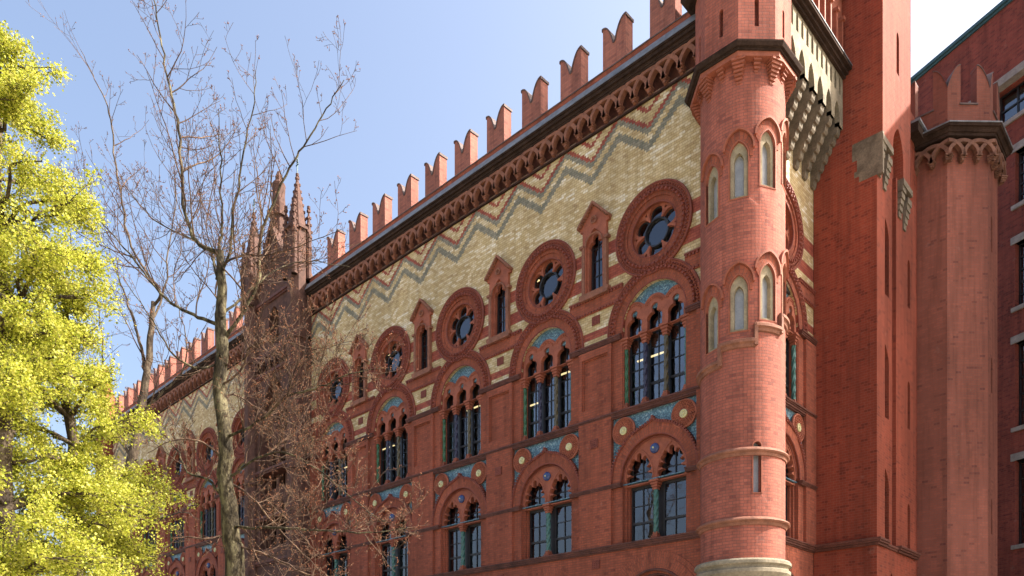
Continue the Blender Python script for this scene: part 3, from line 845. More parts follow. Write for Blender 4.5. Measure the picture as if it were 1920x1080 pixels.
sb = MB(); lathe(sb, TX, TY, [(TR, 5.02), (1.20, 5.0), (1.24, 4.95), (1.24, 4.88), (1.17, 4.84), (1.16, 4.78), (1.22, 4.74), (1.22, 4.66), (1.14, 4.55), (1.16, 4.45), (1.12, 4.30), (1.0, 4.1), (.92, 4.05), (.92, 3.95), (.8, 3.7), (.62, 3.3), (.5, 3.0), (.1, 2.7)], 56)
sb.build('stone_corbel_base', M['stone'], turret, smooth=False)
# octagonal top
oc = MB()
frO = {}
AP = 1.13
def octplate(mb, ap, ang, loops, d0, d1, cx=TX, cy=TY):
    """plate on the octagon face whose outward normal is at angle ang"""
    c, s_ = math.cos(R(ang)), math.sin(R(ang))
    def mp(p, d): return (cx+(ap+d)*c-p[0]*s_, cy+(ap+d)*s_+p[0]*c, p[1])
    plate(mb, loops, d0, d1, mapf=mp, uvf=lambda x, z: (x+ang*.1, z))
HS = AP*math.tan(R(22.5))
for k in range(8):
    ang = k*45-90
    slit = archloop(0, .055, 18.35, 19.0, 8)
    octplate(oc, AP, ang, [rect(-HS, HS, 17.9, 25.0), slit], -.15, 0)
prism(oc, TX, TY, AP-.16, 17.9, 24.6)
oc.build('octagonal_top', M['brick_turret'], turret)
dk = MB()
cn = MB(); prism(cn, TX, TY, 1.30, 17.62, 17.68); prism(cn, TX, TY, 1.36, 17.68, 17.76, ap2=1.40); prism(cn, TX, TY, 1.40, 17.76, 17.80); prism(cn, TX, TY, 1.40, 17.80, 17.92, ap2=1.14)
cn.build('turret_cornice', M['soot'], turret); cn = MB()
prism(cn, TX, TY, 1.30, 20.3, 20.36, ap2=1.42); prism(cn, TX, TY, 1.42, 20.36, 20.5, ap2=1.5); prism(cn, TX, TY, 1.5, 20.5, 20.56); 
cn.build('upper_cornice', M['soot'], turret)
cb = MB()
prism(cb, TX, TY, 1.26, 17.50, 17.62)
for k in range(8):
    for off, nst, hw0 in ((0, 4, .10), (22.5, 7, .17)):
        a = k*45+off
        rmax = (1.26 if off == 0 else 1.26/math.cos(R(22.5)))
        c, s_ = math.cos(R(a)), math.sin(R(a))
        for j in range(nst):
            z1 = 17.50-j*.075; f = (j+1)/nst
            ro = rmax-(rmax-1.08)*f*.92; hw = hw0*(1-.75*f)+.02
            P = []
            for zz in (z1-.055, z1):
                for r, t_ in ((1.0, -hw), (ro, -hw), (ro, hw), (1.0, hw)): P.append((TX+r*c-t_*s_, TY+r*s_+t_*c, zz))
            i = len(cb.v); cb.v += P
            for fc in ((0, 1, 5, 4), (1, 2, 6, 5), (2, 3, 7, 6), (3, 0, 4, 7), (4, 5, 6, 7), (3, 2, 1, 0)): cb.f.append(tuple(i+q for q in fc)); cb.uv.append(None)
            P = [(p[0]-(0), p[1], p[2]) for p in P]
        # mortar-coloured core behind the steps
cb.build('brick_corbels', M['terra'], turret)

# ---- end wall: corbelled stone gallery
EX = 1.26
fins = [.64+.619*i for i in range(7)]
gal = empty('x'); bpy.data.objects.remove(gal)
fn = MB(); L = [(EX-.02, 19.0), (2.15, 19.0), (2.15, 18.52)]
x, z = 2.15, 18.52; stx = [(2.15, 18.52)]
nstep = 7
prof = [(EX-.02, 19.0), (2.14, 19.0), (2.14, 18.50)]
for i in range(nstep):
    xa = 2.15-(2.15-EX)*(i+1)/nstep*.93; zz = 18.50-1.45*(i+1)/nstep
    prof += [(xa+.06, prof[-1][1]), (xa+.04, zz+.06), (xa, zz+.0)]
prof += [(EX-.02, prof[-1][1])]
galroot = None
for j, fy in enumerate(fins):
    fn = MB(); plate(fn, [prof], fy-.105, fy+.105, mapf=lambda p, d: (p[0], d, p[1]), back=True)
    if galroot is None:
        galroot = MB(); gl_loops = []
        # stone face with arched notches below and small niches above
        out = [(.3, 19.98), (.3, 18.9)]
        fs = sorted(fins)
        for a, b in zip(fs[:-1], fs[1:]):
            c = (a+b)/2; hw = (b-a)/2-.105
            out += [(a+.105, 18.50)]
            P = pointed(c, hw, 18.50, 18.62, .52, 8)
            out += [P[0]]+P[2:][::-1][0:]+[P[1]] if False else [(c-hw, 18.50)]+[(x_, z_) for x_, z_ in P[2:]][::-1]+[(c+hw, 18.50)]
        out += [(4.48, 18.50), (4.48, 19.98)]
        lp = [out]
        yy = .92
        while yy < 4.4:
            lp.append(pointed(yy, .075, 19.42, 19.72, .22, 5)); yy += .3325
        plate(galroot, lp, 2.0, 2.15, mapf=lambda p, d: (d, p[0], p[1]), back=True)
        galroot.box(EX, 1.99, 19.17, 19.95, -4.48, -.3)
        G = galroot.build('stone_gallery', M['stone'], factory)
    fn.build('corbel_fin', M['stone_dirty'], G)
cg = MB()
def gbox(mb, x0, x1, y0, y1, z0, z1): mb.box(x0, x1, z0, z1, -y1, -y0)
gbox(cg, EX, 2.24, .2, 4.485, 19.98, 20.06); gbox(cg, EX, 2.32, .2, 4.487, 20.06, 20.16); gbox(cg, EX, 2.42, .2, 4.489, 20.16, 20.24)
cg.build('gallery_cornice', M['soot'], G)
ld = MB(); ld.quad([(2.44, .2, 20.242), (2.44, 4.48, 20.242), (2.44, 4.48, 20.27), (2.44, .2, 20.27)]); ld.quad([(2.44, .2, 20.27), (2.44, 4.48, 20.27), (2.1, 4.48, 20.36), (2.1, .2, 20.36)])
ld.build('lead_flashing', M['lead'], G)
pa = MB(); lp = [rect(.3, 4.48, 20.3, 23.2)]
yy = 1.0
while yy < 4.3:
    lp.append(pointed(yy, .15, 20.55, 21.5, .42, 7)); yy += .44
yy = 1.22
while yy < 4.2:
    lp.append(circ(yy, 22.15, .10, 12)); yy += .44
plate(pa, lp, 1.98, 2.12, mapf=lambda p, d: (d, p[0], p[1]), back=True)
yy = .78
while yy < 4.4:
    gbox(pa, 2.10, 2.22, yy-.035, yy+.035, 20.36, 21.6); gbox(pa, 2.10, 2.28, yy-.06, yy+.06, 21.6, 21.7); gbox(pa, 2.10, 2.27, yy-.06, yy+.06, 20.36, 20.46); yy += .44
gbox(pa, 2.1, 2.24, .3, 4.48, 22.4, 22.55)
pa.build('arcaded_parapet', M['terra'], G)
gb = MB(); gbox(gb, .9, 1.26, .3, 4.48, 20.2, 23.0); gb.build('gallery_back_wall', M['brick'], G)

# ---- entrance pavilion
PC = -22.55
pv = MB(); PW = 2.45
loops = [[(-PW, 0), (PW, 0), (PW, 20.6), (1.7, 20.6), (0, 23.6), (-1.7, 20.6), (-PW, 20.6)],
         pointed(0, 1.35, 8.6, 14.2, 2.6, 16), pointed(0, .9, .3, 4.4, 1.2, 12), pointed(0, .45, 18.3, 19.4, .7, 8)]
plate(pv, loops, -.9, .55)
pv.box(-PW, PW, 20.4, 20.6, -3, -.9)
pav = pv.build('entrance_pavilion', M['sooty'], factory, (PC, 0, 0)); pav['label'] = 'sooty gabled entrance pavilion with slender pinnacles'
tr = MB()
hole = [circ(0, 14.75, .62, 30)]+[pointed(x, .28, 11.6, 13.0, .55, 8) for x in (-.86, 0, .86)]+[pointed(x, .28, 8.8, 10.4, .5, 8) for x in (-.86, 0, .86)]
plate(tr, [pointed(0, 1.36, 8.6, 14.2, 2.6, 16)]+hole, -.2, .1)
ringseg(tr, 0, 14.75, .2, .28, -.1, .08, n=20); 
for k in range(8):
    a = R(k*45); 
    ringseg(tr, .44*math.cos(a), 14.75+.44*math.sin(a), .11, .15, -.1, .07, n=10)
tr.build('pavilion_tracery', M['sooty'], pav)
g = MB(); g.quad([flat(p, -.15) for p in rect(-1.4, 1.4, 8.6, 16.9)]); g.quad([flat(p, -.5) for p in rect(-1, 1, .3, 5.7)]); g.quad([flat(p, -.3) for p in rect(-.5, .5, 18.2, 20.2)]); g.build('glass', M['glass_dim'], pav)
st = MB()
for zz in (6.0, 7.9, 10.05, 12.3, 16.95, 17.9, 20.45): moulding(st, -PW, PW, [(zz, zz+.12, .68), (zz-.08, zz, .62)])
arc = arcade(-1.9, 1.9, 17.1, .78); st.v, st.f, st.uv = st.v, st.f, st.uv
st.build('string_course', M['mould'], pav); arc.build('corbel_arcade', M['sooty'], pav)
gm = MB()
for s in (-1, 1):
    P = [(s*1.85, 20.6), (s*1.85, 20.85), (0, 24.1), (0, 23.75)]
    plate(gm, [P], -.3, .75, back=True)
    for i in range(9):
        x, q = s*(1.75-1.75*(i+.5)/9), 20.9+3.1*(i+.5)/9; gm.box(x-.07, x+.07, q, q+.2, .1, .4)
gm.build('gable_coping', M['sooty'], pav)
def pinnacle(mb, cx, cy, r, z0, zc, zt):
    prism(mb, cx, cy, r, z0, zc); 
    for k in (.0, .35, .7):
        q = z0+(zc-z0)*k; prism(mb, cx, cy, r*1.15, q, q+.1)
    prism(mb, cx, cy, r*1.25, zc-.12, zc); prism(mb, cx, cy, r*1.0, zc, zt, ap2=.02)
    n = max(4, int((zt-zc)/.3))
    for i in range(n):
        f = (i+.5)/n; rr = r*(1-f)+.03; q = zc+(zt-zc)*f
        for k in range(4):
            a = R(45+90*k); x, y = cx+rr*math.cos(a), cy+rr*math.sin(a); mb.box(x-.035, x+.035, q-.05, q+.06, -y-.035, -y+.035)
    prism(mb, cx, cy, .07, zt-.06, zt+.06)
for (x, r_, z0, zc, zt) in ((2.05, .42, 5.9, 22.9, 25.4), (-2.05, .42, 5.9, 22.9, 25.4)):
    p_ = MB(); pinnacle(p_, x, -.5, r_, z0, zc, zt)
    for k in range(4):
        a = R(45+90*k); pinnacle(p_, x+.52*math.cos(a), -.5+.52*math.sin(a), .12, 20.6, 22.6, 23.9)
    p_.build('spired_turret', M['sooty'], pav)
    f_ = MB(); f_.box(x-.02, x+.02, zt, zt+.75, .48, .52); f_.box(x-.12, x+.12, zt+.45, zt+.5, .49, .51); f_.box(x-.05, x+.07, zt+.55, zt+.72, .49, .51); f_.build('finial', M['teal'], pav)
sg = MB()
prism(sg, 0, -.3, .34, 22.4, 24.4); prism(sg, 0, -.3, .44, 24.4, 24.55); prism(sg, 0, -.3, .40, 22.3, 22.45); prism(sg, 0, -.3, .4, 23.3, 23.4)
for zz, r_, r2 in ((24.55, .26, .30), (25.0, .30, .27), (25.5, .27, .30), (25.9, .30, .14), (26.1, .13, .15), (26.35, .15, .06)): prism(sg, .0, -.3, r_, zz, zz+(.5 if zz < 25.9 else .28), ap2=r2)
sg.box(-.34, -.16, 25.6, 26.35, .2, .34)
sg.build('gable_statue', M['sooty'], pav)
# north-west end turret of the far wing
nt_ = MB(); prism(nt_, -46.4, -.2, .6, 0, 21.5); prism(nt_, -46.4, -.2, .7, 20.2, 20.5); prism(nt_, -46.4, -.2, .6, 21.5, 24.4, ap2=.03)
nt_.build('end_turret', M['brick'], factory)

# ------------------------------------------------------------------ stair tower
tower = empty('stair_tower', (3.12, 4.49, 0))
tag(tower, 'tall plain red brick stair tower with stepped stone corbels, right of the round turret', 'tower')
def W(p): return (p[0]-3.12, p[1]-4.49, p[2])
def wbox(mb, x0, x1, y0, y1, z0, z1): mb.box(x0-3.12, x1-3.12, z0, z1, -(y1-4.49), -(y0-4.49))
def side(x): return lambda p, d: (x+d-3.12, p[0]-4.49, p[1])
a = MB()
a.quad([W((1.27, 4.49, 0)), W((2.82, 4.49, 0)), W((2.82, 4.49, 17.9)), W((1.27, 4.49, 17.9))])
a.quad([W((.5, 4.49, 17.9)), W((2.98, 4.49, 17.9)), W((2.98, 4.49, 30)), W((.5, 4.49, 30))])
sl_ = (5.17, 6.19)
loops = [[(4.49, 0), (8.1, 0), (8.1, 17.4), (6.19, 17.4), (6.19, 5.2), (5.98, 5.2), (5.98, 0.5), (5.17+.55, .5), (5.17+.55, 5.2), (5.17, 5.2), (5.17, 17.4), (4.49, 17.4)]]
loops = [[(4.49, 0), (8.1, 0), (8.1, 17.45), (6.19, 17.45), (6.19, 5.95), (5.17, 5.95), (5.17, 17.9), (4.49, 17.9)]]
for z0, z1 in ((13.89, 15.42), (10.02, 11.55), (6.15, 7.65), (2.4, 4.0)): loops.append(pointed(7.42, .13, z0, z1-.2, .2, 5))
loops.append(pointed(5.75, .16, 3.6, 4.9, .35, 6))
plate(a, loops, -.3, 0, mapf=side(3.12))
loops = [rect(5.1, 6.3, 5.9, 18.9)]
for z0, z1 in ((13.66, 15.95), (9.94, 12.15), (6.2, 8.4)): loops.append(pointed(5.54, .34, z0, z1-.6, .6, 8))
plate(a, loops, -.45, -.11, mapf=side(3.12))
up = [(4.49, 17.8), (5.38, 17.8)]+[(x, z) for x, z in pointed(5.86, .48, 17.4, 17.85, .82, 10)[2:]][::-1]+[(6.34, 17.4), (7.06, 17.4), (7.06, 30), (4.49, 30)]
plate(a, [up, pointed(5.82, .12, 20.3, 21.35, .22, 5)], -.3, 0, mapf=side(3.28))
wbox(a, 3.0, 3.28, 7.04, 7.06, 17.4, 30)
a.quad([W((3.28, 7.06, 17.4)), W((.5, 7.06, 17.4)), W((.5, 7.06, 30)), W((3.28, 7.06, 30))])
a.quad([W((3.12, 8.1, 0)), W((1., 8.1, 0)), W((1., 8.1, 17.45)), W((3.12, 8.1, 17.45))])
a.quad([W((3.12, 7.0, 17.45)), W((3.12, 8.1, 17.45)), W((1, 8.1, 17.45)), W((1, 7.0, 17.45))])
a.quad([W((.5, 4.49, 30)), W((3.28, 4.49, 30)), W((3.28, 7.06, 30)), W((.5, 7.06, 30))])
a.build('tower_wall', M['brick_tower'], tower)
b = MB()
for zz, d in ((5.97, .08), (6.04, .13), (6.10, .16)):
    wbox(b, 1.3, 3.12+d, 4.49-d, 4.50, zz-.04, zz+.025); wbox(b, 3.11, 3.12+d, 4.49, 5.17, zz-.04, zz+.025)
    wbox(b, 3.0, 3.03+d, 5.17, 6.19, zz-.10, zz-.035); wbox(b, 3.11, 3.12+d, 6.19, 8.15, zz-.04, zz+.025)
b.build('string_course', M['mould'], tower)
wbx = MB()
wbx.quad([W((2.88, 5.2, 6)), W((2.88, 6.2, 6)), W((2.88, 6.2, 17)), W((2.88, 5.2, 17))])
wbx.quad([W((2.9, 7.2, 2)), W((2.9, 7.7, 2)), W((2.9, 7.7, 16)), W((2.9, 7.2, 16))])
wbx.quad([W((3.1, 5.6, 20)), W((3.1, 6.1, 20)), W((3.1, 6.1, 21.8)), W((3.1, 5.6, 21.8))])
wbx.quad([W((2.9, 5.5, 3.3)), W((2.9, 6.0, 3.3)), W((2.9, 6.0, 5.3)), W((2.9, 5.5, 5.3))])
wbx.build('window_glass', M['frame'], tower)
# stepped stone corbels and quoins
for y0, y1, zt in ((4.487, 5.38, 17.82), (6.32, 7.2, 17.42)):
    c = MB()
    for k in range(6):
        z1 = zt-k*.19; z0 = z1-.19; x1 = 3.30-k*.028
        m = (y0+y1)/2
        f = k/6.
        wbox(c, 2.9, x1, y0, y1-.0, z0, z1) if k == 0 else None
        if k > 0:
            # two stepped brackets narrowing downwards, staggered
            wbox(c, 2.9, x1, y0 if k < 4 else y0+.0, y0+.36-.02*k, z0+.03, z1)
            if k > 1 or True: wbox(c, 2.9, x1+.01, y0+.48+.0*k, y1-.04*k, z0-.16, z1-.16)
    c.build('stone_corbel', M['stone_dirty'], tower)
q = MB()
edges = [(17.9, 17.55, 2.42), (17.55, 17.38, 2.42), (17.38, 17.22, 2.56), (17.22, 17.05, 2.56), (17.05, 16.88, 2.48), (16.88, 16.70, 2.62)]
for z1, z0, xl in edges: wbox(q, xl, 3.283, 4.484, 4.6, z0, z1)
q.build('stone_quoin', M['stone_dirty'], tower)
r_ = MB()
for i in range(1): 
    wbox(r_, 3.2, 3.36, 4.4, 7.1, 23.6, 23.8); wbox(r_, .5, 3.36, 4.4, 4.5, 23.6, 23.8)
r_.build('tower_string', M['lead'], tower)

# ------------------------------------------------------------------ octagonal tower behind
OX, OY, OA = 3.135, 10.66, 1.63
octo = empty('octagonal_tower', (OX, OY, 0))
tag(octo, 'octagonal red brick tower with traceried cornice and battlements, behind the stair tower', 'tower')
OH = OA*math.tan(R(22.5))
sh = MB()
for k in range(8):
    ang = k*45-90
    lp = [rect(-OH, OH, 0, 19.8)]
    if k == 2:
        for z0 in (16.3, 11.6, 6.9): lp.append(pointed(-.15, .10, z0, z0+1.0, .2, 5))
    octplate(sh, OA, ang, lp, -.2, 0, 0, 0)
sh.build('shaft', M['brick_oct'], octo)
sd = MB(); prism(sd, 0, 0, OA-.25, 0, 19.8); sd.build('shaft_core', M['dark'], octo)
co_ = MB(); prism(co_, 0, 0, OA+.24, 19.72, 19.82); prism(co_, 0, 0, OA+.28, 19.82, 19.94, ap2=OA+.34); prism(co_, 0, 0, OA+.40, 19.94, 20.02, ap2=OA+.42)
co_.build('cornice', M['soot'], octo)
ldo = MB(); prism(ldo, 0, 0, OA+.44, 20.02, 20.06); prism(ldo, 0, 0, OA+.44, 20.06, 20.20, ap2=OA+.10); ldo.build('lead_flashing', M['lead'], octo)
for k in range(8):
    ang = k*45-90; c, s_ = math.cos(R(ang)), math.sin(R(ang)); hh = (OA+.22)*math.tan(R(22.5))
    ar = arcade(-hh, hh, 18.95, .24, n=3)
    V2 = []
    for (x, y, z) in ar.v:
        d = -y; V2.append(((OA+d)*c-x*s_, (OA+d)*s_+x*c, z))
    ar.v = V2; ar.build('corbel_arcade', M['terra_shaded'], octo)
PA = OA+.06; PH = PA*math.tan(R(22.5))
for k in range(8):
    ang = k*45-90; pm = MB()
    def horn(s):
        L = []
        for i in range(11):
            tt = i/10; x = PH-(PH-.27)*tt; q = 21.42+.72*(1-(1-tt)**2.0); L.append((s*x, q))
        return L
    right = horn(1)+[(.27, 20.85)]
    left = [(-.27, 20.85)]+horn(-1)[::-1]
    octplate(pm, PA, ang, [[(-PH, 20.2), (PH, 20.2)]+right+left], -.32, 0, 0, 0)
    m1 = pm.build('battlement', M['brick_oct'], octo)
    cp = MB()
    for hs in (horn(1), horn(-1)):
        for p, q in zip(hs[:-1], hs[1:]):
            octplate(cp, PA, ang, [[p, q, (q[0], q[1]+.03), (p[0], p[1]+.03)]], -.35, .025, 0, 0)
    octplate(cp, PA, ang, [rect(-.30, .30, 20.85, 20.90)], -.36, .04, 0, 0)
    cp.build('battlement_coping', M['cap'], m1)
# wall linking the stair tower and the octagon
lk = empty('link_wall', (2.9, 8.1, 0)); tag(lk, 'narrow dark strip of brick wall between stair tower and octagonal tower', 'wall')
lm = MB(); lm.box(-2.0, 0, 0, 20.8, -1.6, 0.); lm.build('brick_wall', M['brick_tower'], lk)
lc = MB(); lc.box(-2.0, .3, 19.9, 20.2, -1.6, .0); lc.build('cornice', M['soot'], lk)
ll = MB(); ll.box(-2.0, .36, 20.2, 20.28, -1.6, .0); ll.build('lead_flashing', M['lead'], lk)

# ------------------------------------------------------------------ warehouse on the right
th = -math.atan2(.385, .923)
wh = empty('brick_warehouse', (4.11, 16.4, 0), th)
tag(wh, 'plain dark brick warehouse with black-framed windows and teal roof edge at the right edge', 'building')
WX0, WX1, WT = -13., 11.6, 28.9
winz = [(7.4, 10.7), (12.0, 15.3), (16.7, 19.2), (20.7, 22.8), (24.2, 25.55)]
loops = [rect(WX0, WX1, 0, WT)]; wcols = []
u = .28
cols = [u+2.4*i for i in range(-4, 5)]
wlist = [(c_, c_+1.5, z0, z1) for c_ in cols for z0, z1 in winz[:4]] + [(c_-.75, c_+1.35, 24.2, 25.5) for c_ in cols]
for (a0, a1, z0, z1) in wlist: loops.append(rect(a0, a1, z0, z1))
wm = MB(); plate(wm, loops, -.35, 0); wm.box(WX0, WX1, 0, WT, -9.35, -9.0); wm.box(WX1-.3, WX1, 0, WT-.01, -9.0, -.35); wm.box(WX0, WX0+.3, 0, WT-.01, -9.0, -.35)
wm.build('brick_wall', M['brick_far'], wh)
gt = MB(); gt.box(WX0-.1, WX1+.1, WT, WT+.14, -9.4, .14); gt.box(WX0-.1, WX1+.1, WT-.10, WT, -.02, .07); gt.build('gutter', M['teal'], wh)
cpg = MB(); cpg.box(WX0, WX1, 25.55, 25.85, -.01, .35); cpg.build('stone_ledge', M['lintel'], wh)
for (a0, a1, z0, z1) in wlist:
    f = MB()
    for x in np.linspace(a0, a1-.06, 4): f.box(x, x+.06, z0, z1, -.30, -.22)
    nz = 6 if z1-z0 > 1.5 else 3
    for z in np.linspace(z0, z1-.06, nz): f.box(a0, a1, z, z+.06, -.30, -.21)
    fr = f.build('window', M['frame'], wh)
    g = MB(); g.quad([flat(p, -.26) for p in rect(a0, a1, z0, z1)]); g.build('glass', M['glass'], fr)
    s = MB(); s.box(a0-.12, a1+.12, z0-.16, z0, -.3, .08)
    if z1 < 25: s.box(a0-.15, a1+.15, z1, z1+.28, -.3, .05)
    s.build('stone_trim', M['lintel'], fr)
iw = MB(); iw.box(WX0+.3, WX1-.3, .0, WT-.1, -2.2, -2.0); iw.build('interior', M['dark'], wh)

# ------------------------------------------------------------------ ground
def ground_mat(name, a, b, sc):
    t = NT(name, .95, .2); o = t.n('ShaderNodeNewGeometry').outputs['Position']
    n1 = t.noise(o, sc, 8, .7); t.l(t.mix(n1, a, b), t.b.inputs['Base Color']); t.bump(t.noise(o, sc*20, 4), .4, .02); return t.m
g = MB(); g.quad([(-400, -400, 0), (400, -400, 0), (400, 400, 0), (-400, 400, 0)])
tag(g.build('ground', ground_mat('pale_bounce_ground', (.22, .195, .14), (.32, .285, .21), .4)), kind='structure')  # unseen ground, made pale to bounce light onto the facade
g = MB(); g.box(-60, 60, -.1, .004, 9.5, 16.5) if False else g.quad([(-60, -11.5, .004), (60, -11.5, .004), (60, -4.2, .004), (-60, -4.2, .004)])
tag(g.build('road', ground_mat('pale_bounce_road', (.20, .185, .16), (.28, .26, .23), 2.)), kind='structure')  # unseen road, colour lightened to add to the bounce light
g = MB(); g.box(-60, 60, -.1, .125, .02, 4.2); g.box(-60, 60, -.1, .125, 11.5, 13.5)
tag(g.build('pavement', ground_mat('paving', (.26, .25, .23), (.36, .34, .31), 3.)), kind='structure')
# ------------------------------------------------------------------ trees
def px(x, y, t):
    """point seen at photo pixel (x,y) at depth t metres along the view axis (used only to lay the limbs out)"""
    a = R(YAW); u = (x-960)/FOC
    return Vector((CAMX+t*(u*math.cos(a)-math.sin(a)), CAMY+t*(u*math.sin(a)+math.cos(a)), CAMZ+t*(1300-y)/FOC))
class Tubes:
    def __init__(s): s.v = []; s.f = []; s.n = 0
    def add(s, pts, rad, sides=4):
        P = np.array(pts, float); n = len(P)
        T = np.gradient(P, axis=0); T /= (np.linalg.norm(T, axis=1, keepdims=True)+1e-9)
        up = np.array([.13, .31, .94]) if abs(T[0][2]) < .8 else np.array([.9, .3, .1])
        A = np.cross(T, up); A /= (np.linalg.norm(A, axis=1, keepdims=True)+1e-9); B = np.cross(T, A)
        an = np.arange(sides)*2*np.pi/sides; rad = np.array(rad)[:, None, None]
        V = P[:, None, :]+rad*(np.cos(an)[None, :, None]*A[:, None, :]+np.sin(an)[None, :, None]*B[:, None, :])
        s.v.append(V.reshape(-1, 3))
        i = np.arange(n-1)[:, None]*sides; j = np.arange(sides)[None, :]; j2 = (j+1) % sides
        F = np.stack([i+j, i+j2, i+sides+j2, i+sides+j], -1).reshape(-1, 4)+s.n
        s.f.append(F); s.n += n*sides
    def build(s, name, mat, parent, origin, smooth=True):
        V = np.concatenate(s.v)-np.array(origin); F = np.concatenate(s.f)
        return fastmesh(name, V, F, mat, parent, smooth)
def fastmesh(name, V, F, mat, parent, smooth=False, mi=None):
    me = bpy.data.meshes.new(name); nf, k = F.shape
    me.vertices.add(len(V)); me.vertices.foreach_set('co', V.astype(np.float32).ravel())
    me.loops.add(nf*k); me.loops.foreach_set('vertex_index', F.astype(np.int32).ravel())
    me.polygons.add(nf); me.polygons.foreach_set('loop_start', np.arange(nf, dtype=np.int32)*k)
    me.polygons.foreach_set('loop_total', np.full(nf, k, np.int32))
    if smooth: me.polygons.foreach_set('use_smooth', np.ones(nf, bool))
    for m_ in (mat if isinstance(mat, list) else [mat]): me.materials.append(m_)
    if mi is not None: me.polygons.foreach_set('material_index', mi.astype(np.int32))
    me.update(); me.validate()
    o = bpy.data.objects.new(name, me); scene.collection.objects.link(o); o.parent = parent
    return o
def bark(name, a, b, c, sc=6.):
    t = NT(name, .9, .2); o = t.n('ShaderNodeNewGeometry').outputs['Position']
    mp = t.n('ShaderNodeMapping'); mp.inputs['Scale'].default_value = (1, 1, .4); t.l(o, mp.inputs[0])
    n1 = t.noise(mp.outputs[0], sc, 8, .7)
    t.l(t.ramp(n1, [(.40, a), (.5, b), (.60, c)]), t.b.inputs['Base Color']); t.bump(t.noise(mp.outputs[0], sc*5, 4), .8, .03); return t.m
M['bark'] = bark('mossy_bark', (.018, .014, .009), (.055, .044, .027), (.15, .13, .075))
M['bark_dark'] = bark('dark_bark', (.03, .022, .016), (.07, .052, .038), (.13, .10, .07))
M['twig'] = bark('twig_bark', (.04, .025, .019), (.08, .048, .034), (.155, .10, .065), 3.)
def leafmat(name, cols, trans=.45):
    t = NT(name, .5, .3); g = t.n('ShaderNodeNewGeometry')
    c = t.ramp(g.outputs['Random Per Island'], [(i/(len(cols)-1), q) for i, q in enumerate(cols)])
    t.l(c, t.b.inputs['Base Color'])
    out = [n for n in t.t.nodes if n.type == 'OUTPUT_MATERIAL'][0]
    tr = t.n('ShaderNodeBsdfTranslucent'); t.l(c, tr.inputs[0])
    mx = t.n('ShaderNodeMixShader'); mx.inputs[0].default_value = trans
    t.l(t.b.outputs[0], mx.inputs[1]); t.l(tr.outputs[0], mx.inputs[2]); t.l(mx.outputs[0], out.inputs[0]); return t.m
M['bud'] = leafmat('copper_buds', [(.16, .055, .03), (.24, .09, .045), (.34, .15, .07)], .2)
M['leaf'] = leafmat('spring_leaves', [(.23, .27, .028), (.35, .375, .04), (.46, .455, .055), (.64, .60, .15)], .5)

def rnd_perp(d, rg):
    v = Vector((rg.gauss(0, 1), rg.gauss(0, 1), rg.gauss(0, 1))); v -= v.project(d); return v.normalized()
def smooth_path(pts, rg, wob=.04, sub=5):
    """Catmull-Rom through the points with a little wander"""
    P = [pts[0]+(pts[0]-pts[1])]+list(pts)+[pts[-1]+(pts[-1]-pts[-2])]; out = []
    for i in range(1, len(P)-2):
        for k in range(sub):
            t_ = k/sub; a, b, c, d = P[i-1], P[i], P[i+1], P[i+2]
            q = .5*((2*b)+(c-a)*t_+(2*a-5*b+4*c-d)*t_*t_+(3*b-a-3*c+d)*t_**3)
            L = (c-b).length
            out.append(q+Vector((rg.gauss(0, 1), rg.gauss(0, 1), rg.gauss(0, .5)))*wob*L*.2)
    out.append(pts[-1]); return out
class Grower:
    def __init__(s, rg, maxlev, twig_r=.0078, bud=True, droop=0.):
        s.rg = rg; s.big = Tubes(); s.small = Tubes(); s.buds = []; s.maxlev = maxlev; s.twig_r = twig_r; s.bud = bud; s.droop = droop; s.tips = []
    def branch(s, pts, r0, r1, lev, dens=1., clen=None):
        n = len(pts); rad = [r0+(r1-r0)*(i/(n-1))**.8 for i in range(n)]
        (s.big if r0 > .03 else s.small).add(pts, rad, 10 if r0 > .09 else (6 if r0 > .03 else (4 if r0 > .012 else 3)))
        L = sum((pts[i+1]-pts[i]).length for i in range(n-1))
        if lev >= s.maxlev:
            s.tips.append(pts)
            return
        clen = clen or L*.45
        k = max(2, int(dens*L/(.20 if lev == 0 else .20 if lev == 1 else .15 if lev == 2 else .13)))
        if lev == 0: k = int(k*1.0)
        for j in range(k):
            f = .12+.86*(j+s.rg.random())/k
            i = min(n-2, int(f*(n-1))); base = pts[i].lerp(pts[i+1], f*(n-1)-i)
            d = (pts[i+1]-pts[i]).normalized(); pr = rnd_perp(d, s.rg)
            ang = R(s.rg.uniform(32, 68)); nd = (d*math.cos(ang)+pr*math.sin(ang))
            nd.z += .18-s.droop*.3; nd.normalize()
            cl = min(clen, (2.5, 1.35, .7, .36)[lev])*s.rg.uniform(.45, 1.15)*(1-.5*f)
            rr = min(rad[i]*.62, max(s.twig_r*.8, cl*.011))
            s.grow(base, nd, cl, rr, lev+1, dens)
    def grow(s, base, d, L, r, lev, dens):
        n = 5 if lev < s.maxlev else 4
        if L > 1.5: n = 8
        pts = [base]; cur = d.copy()
        for i in range(n):
            cur = (cur+rnd_perp(cur, s.rg)*s.rg.uniform(.05, .26)+Vector((0, 0, .10-s.droop*.14))).normalized()
            pts.append(pts[-1]+cur*(L/n))
        s.branch(pts, r, max(s.twig_r*.5, r*.3), lev, dens, L*.62)
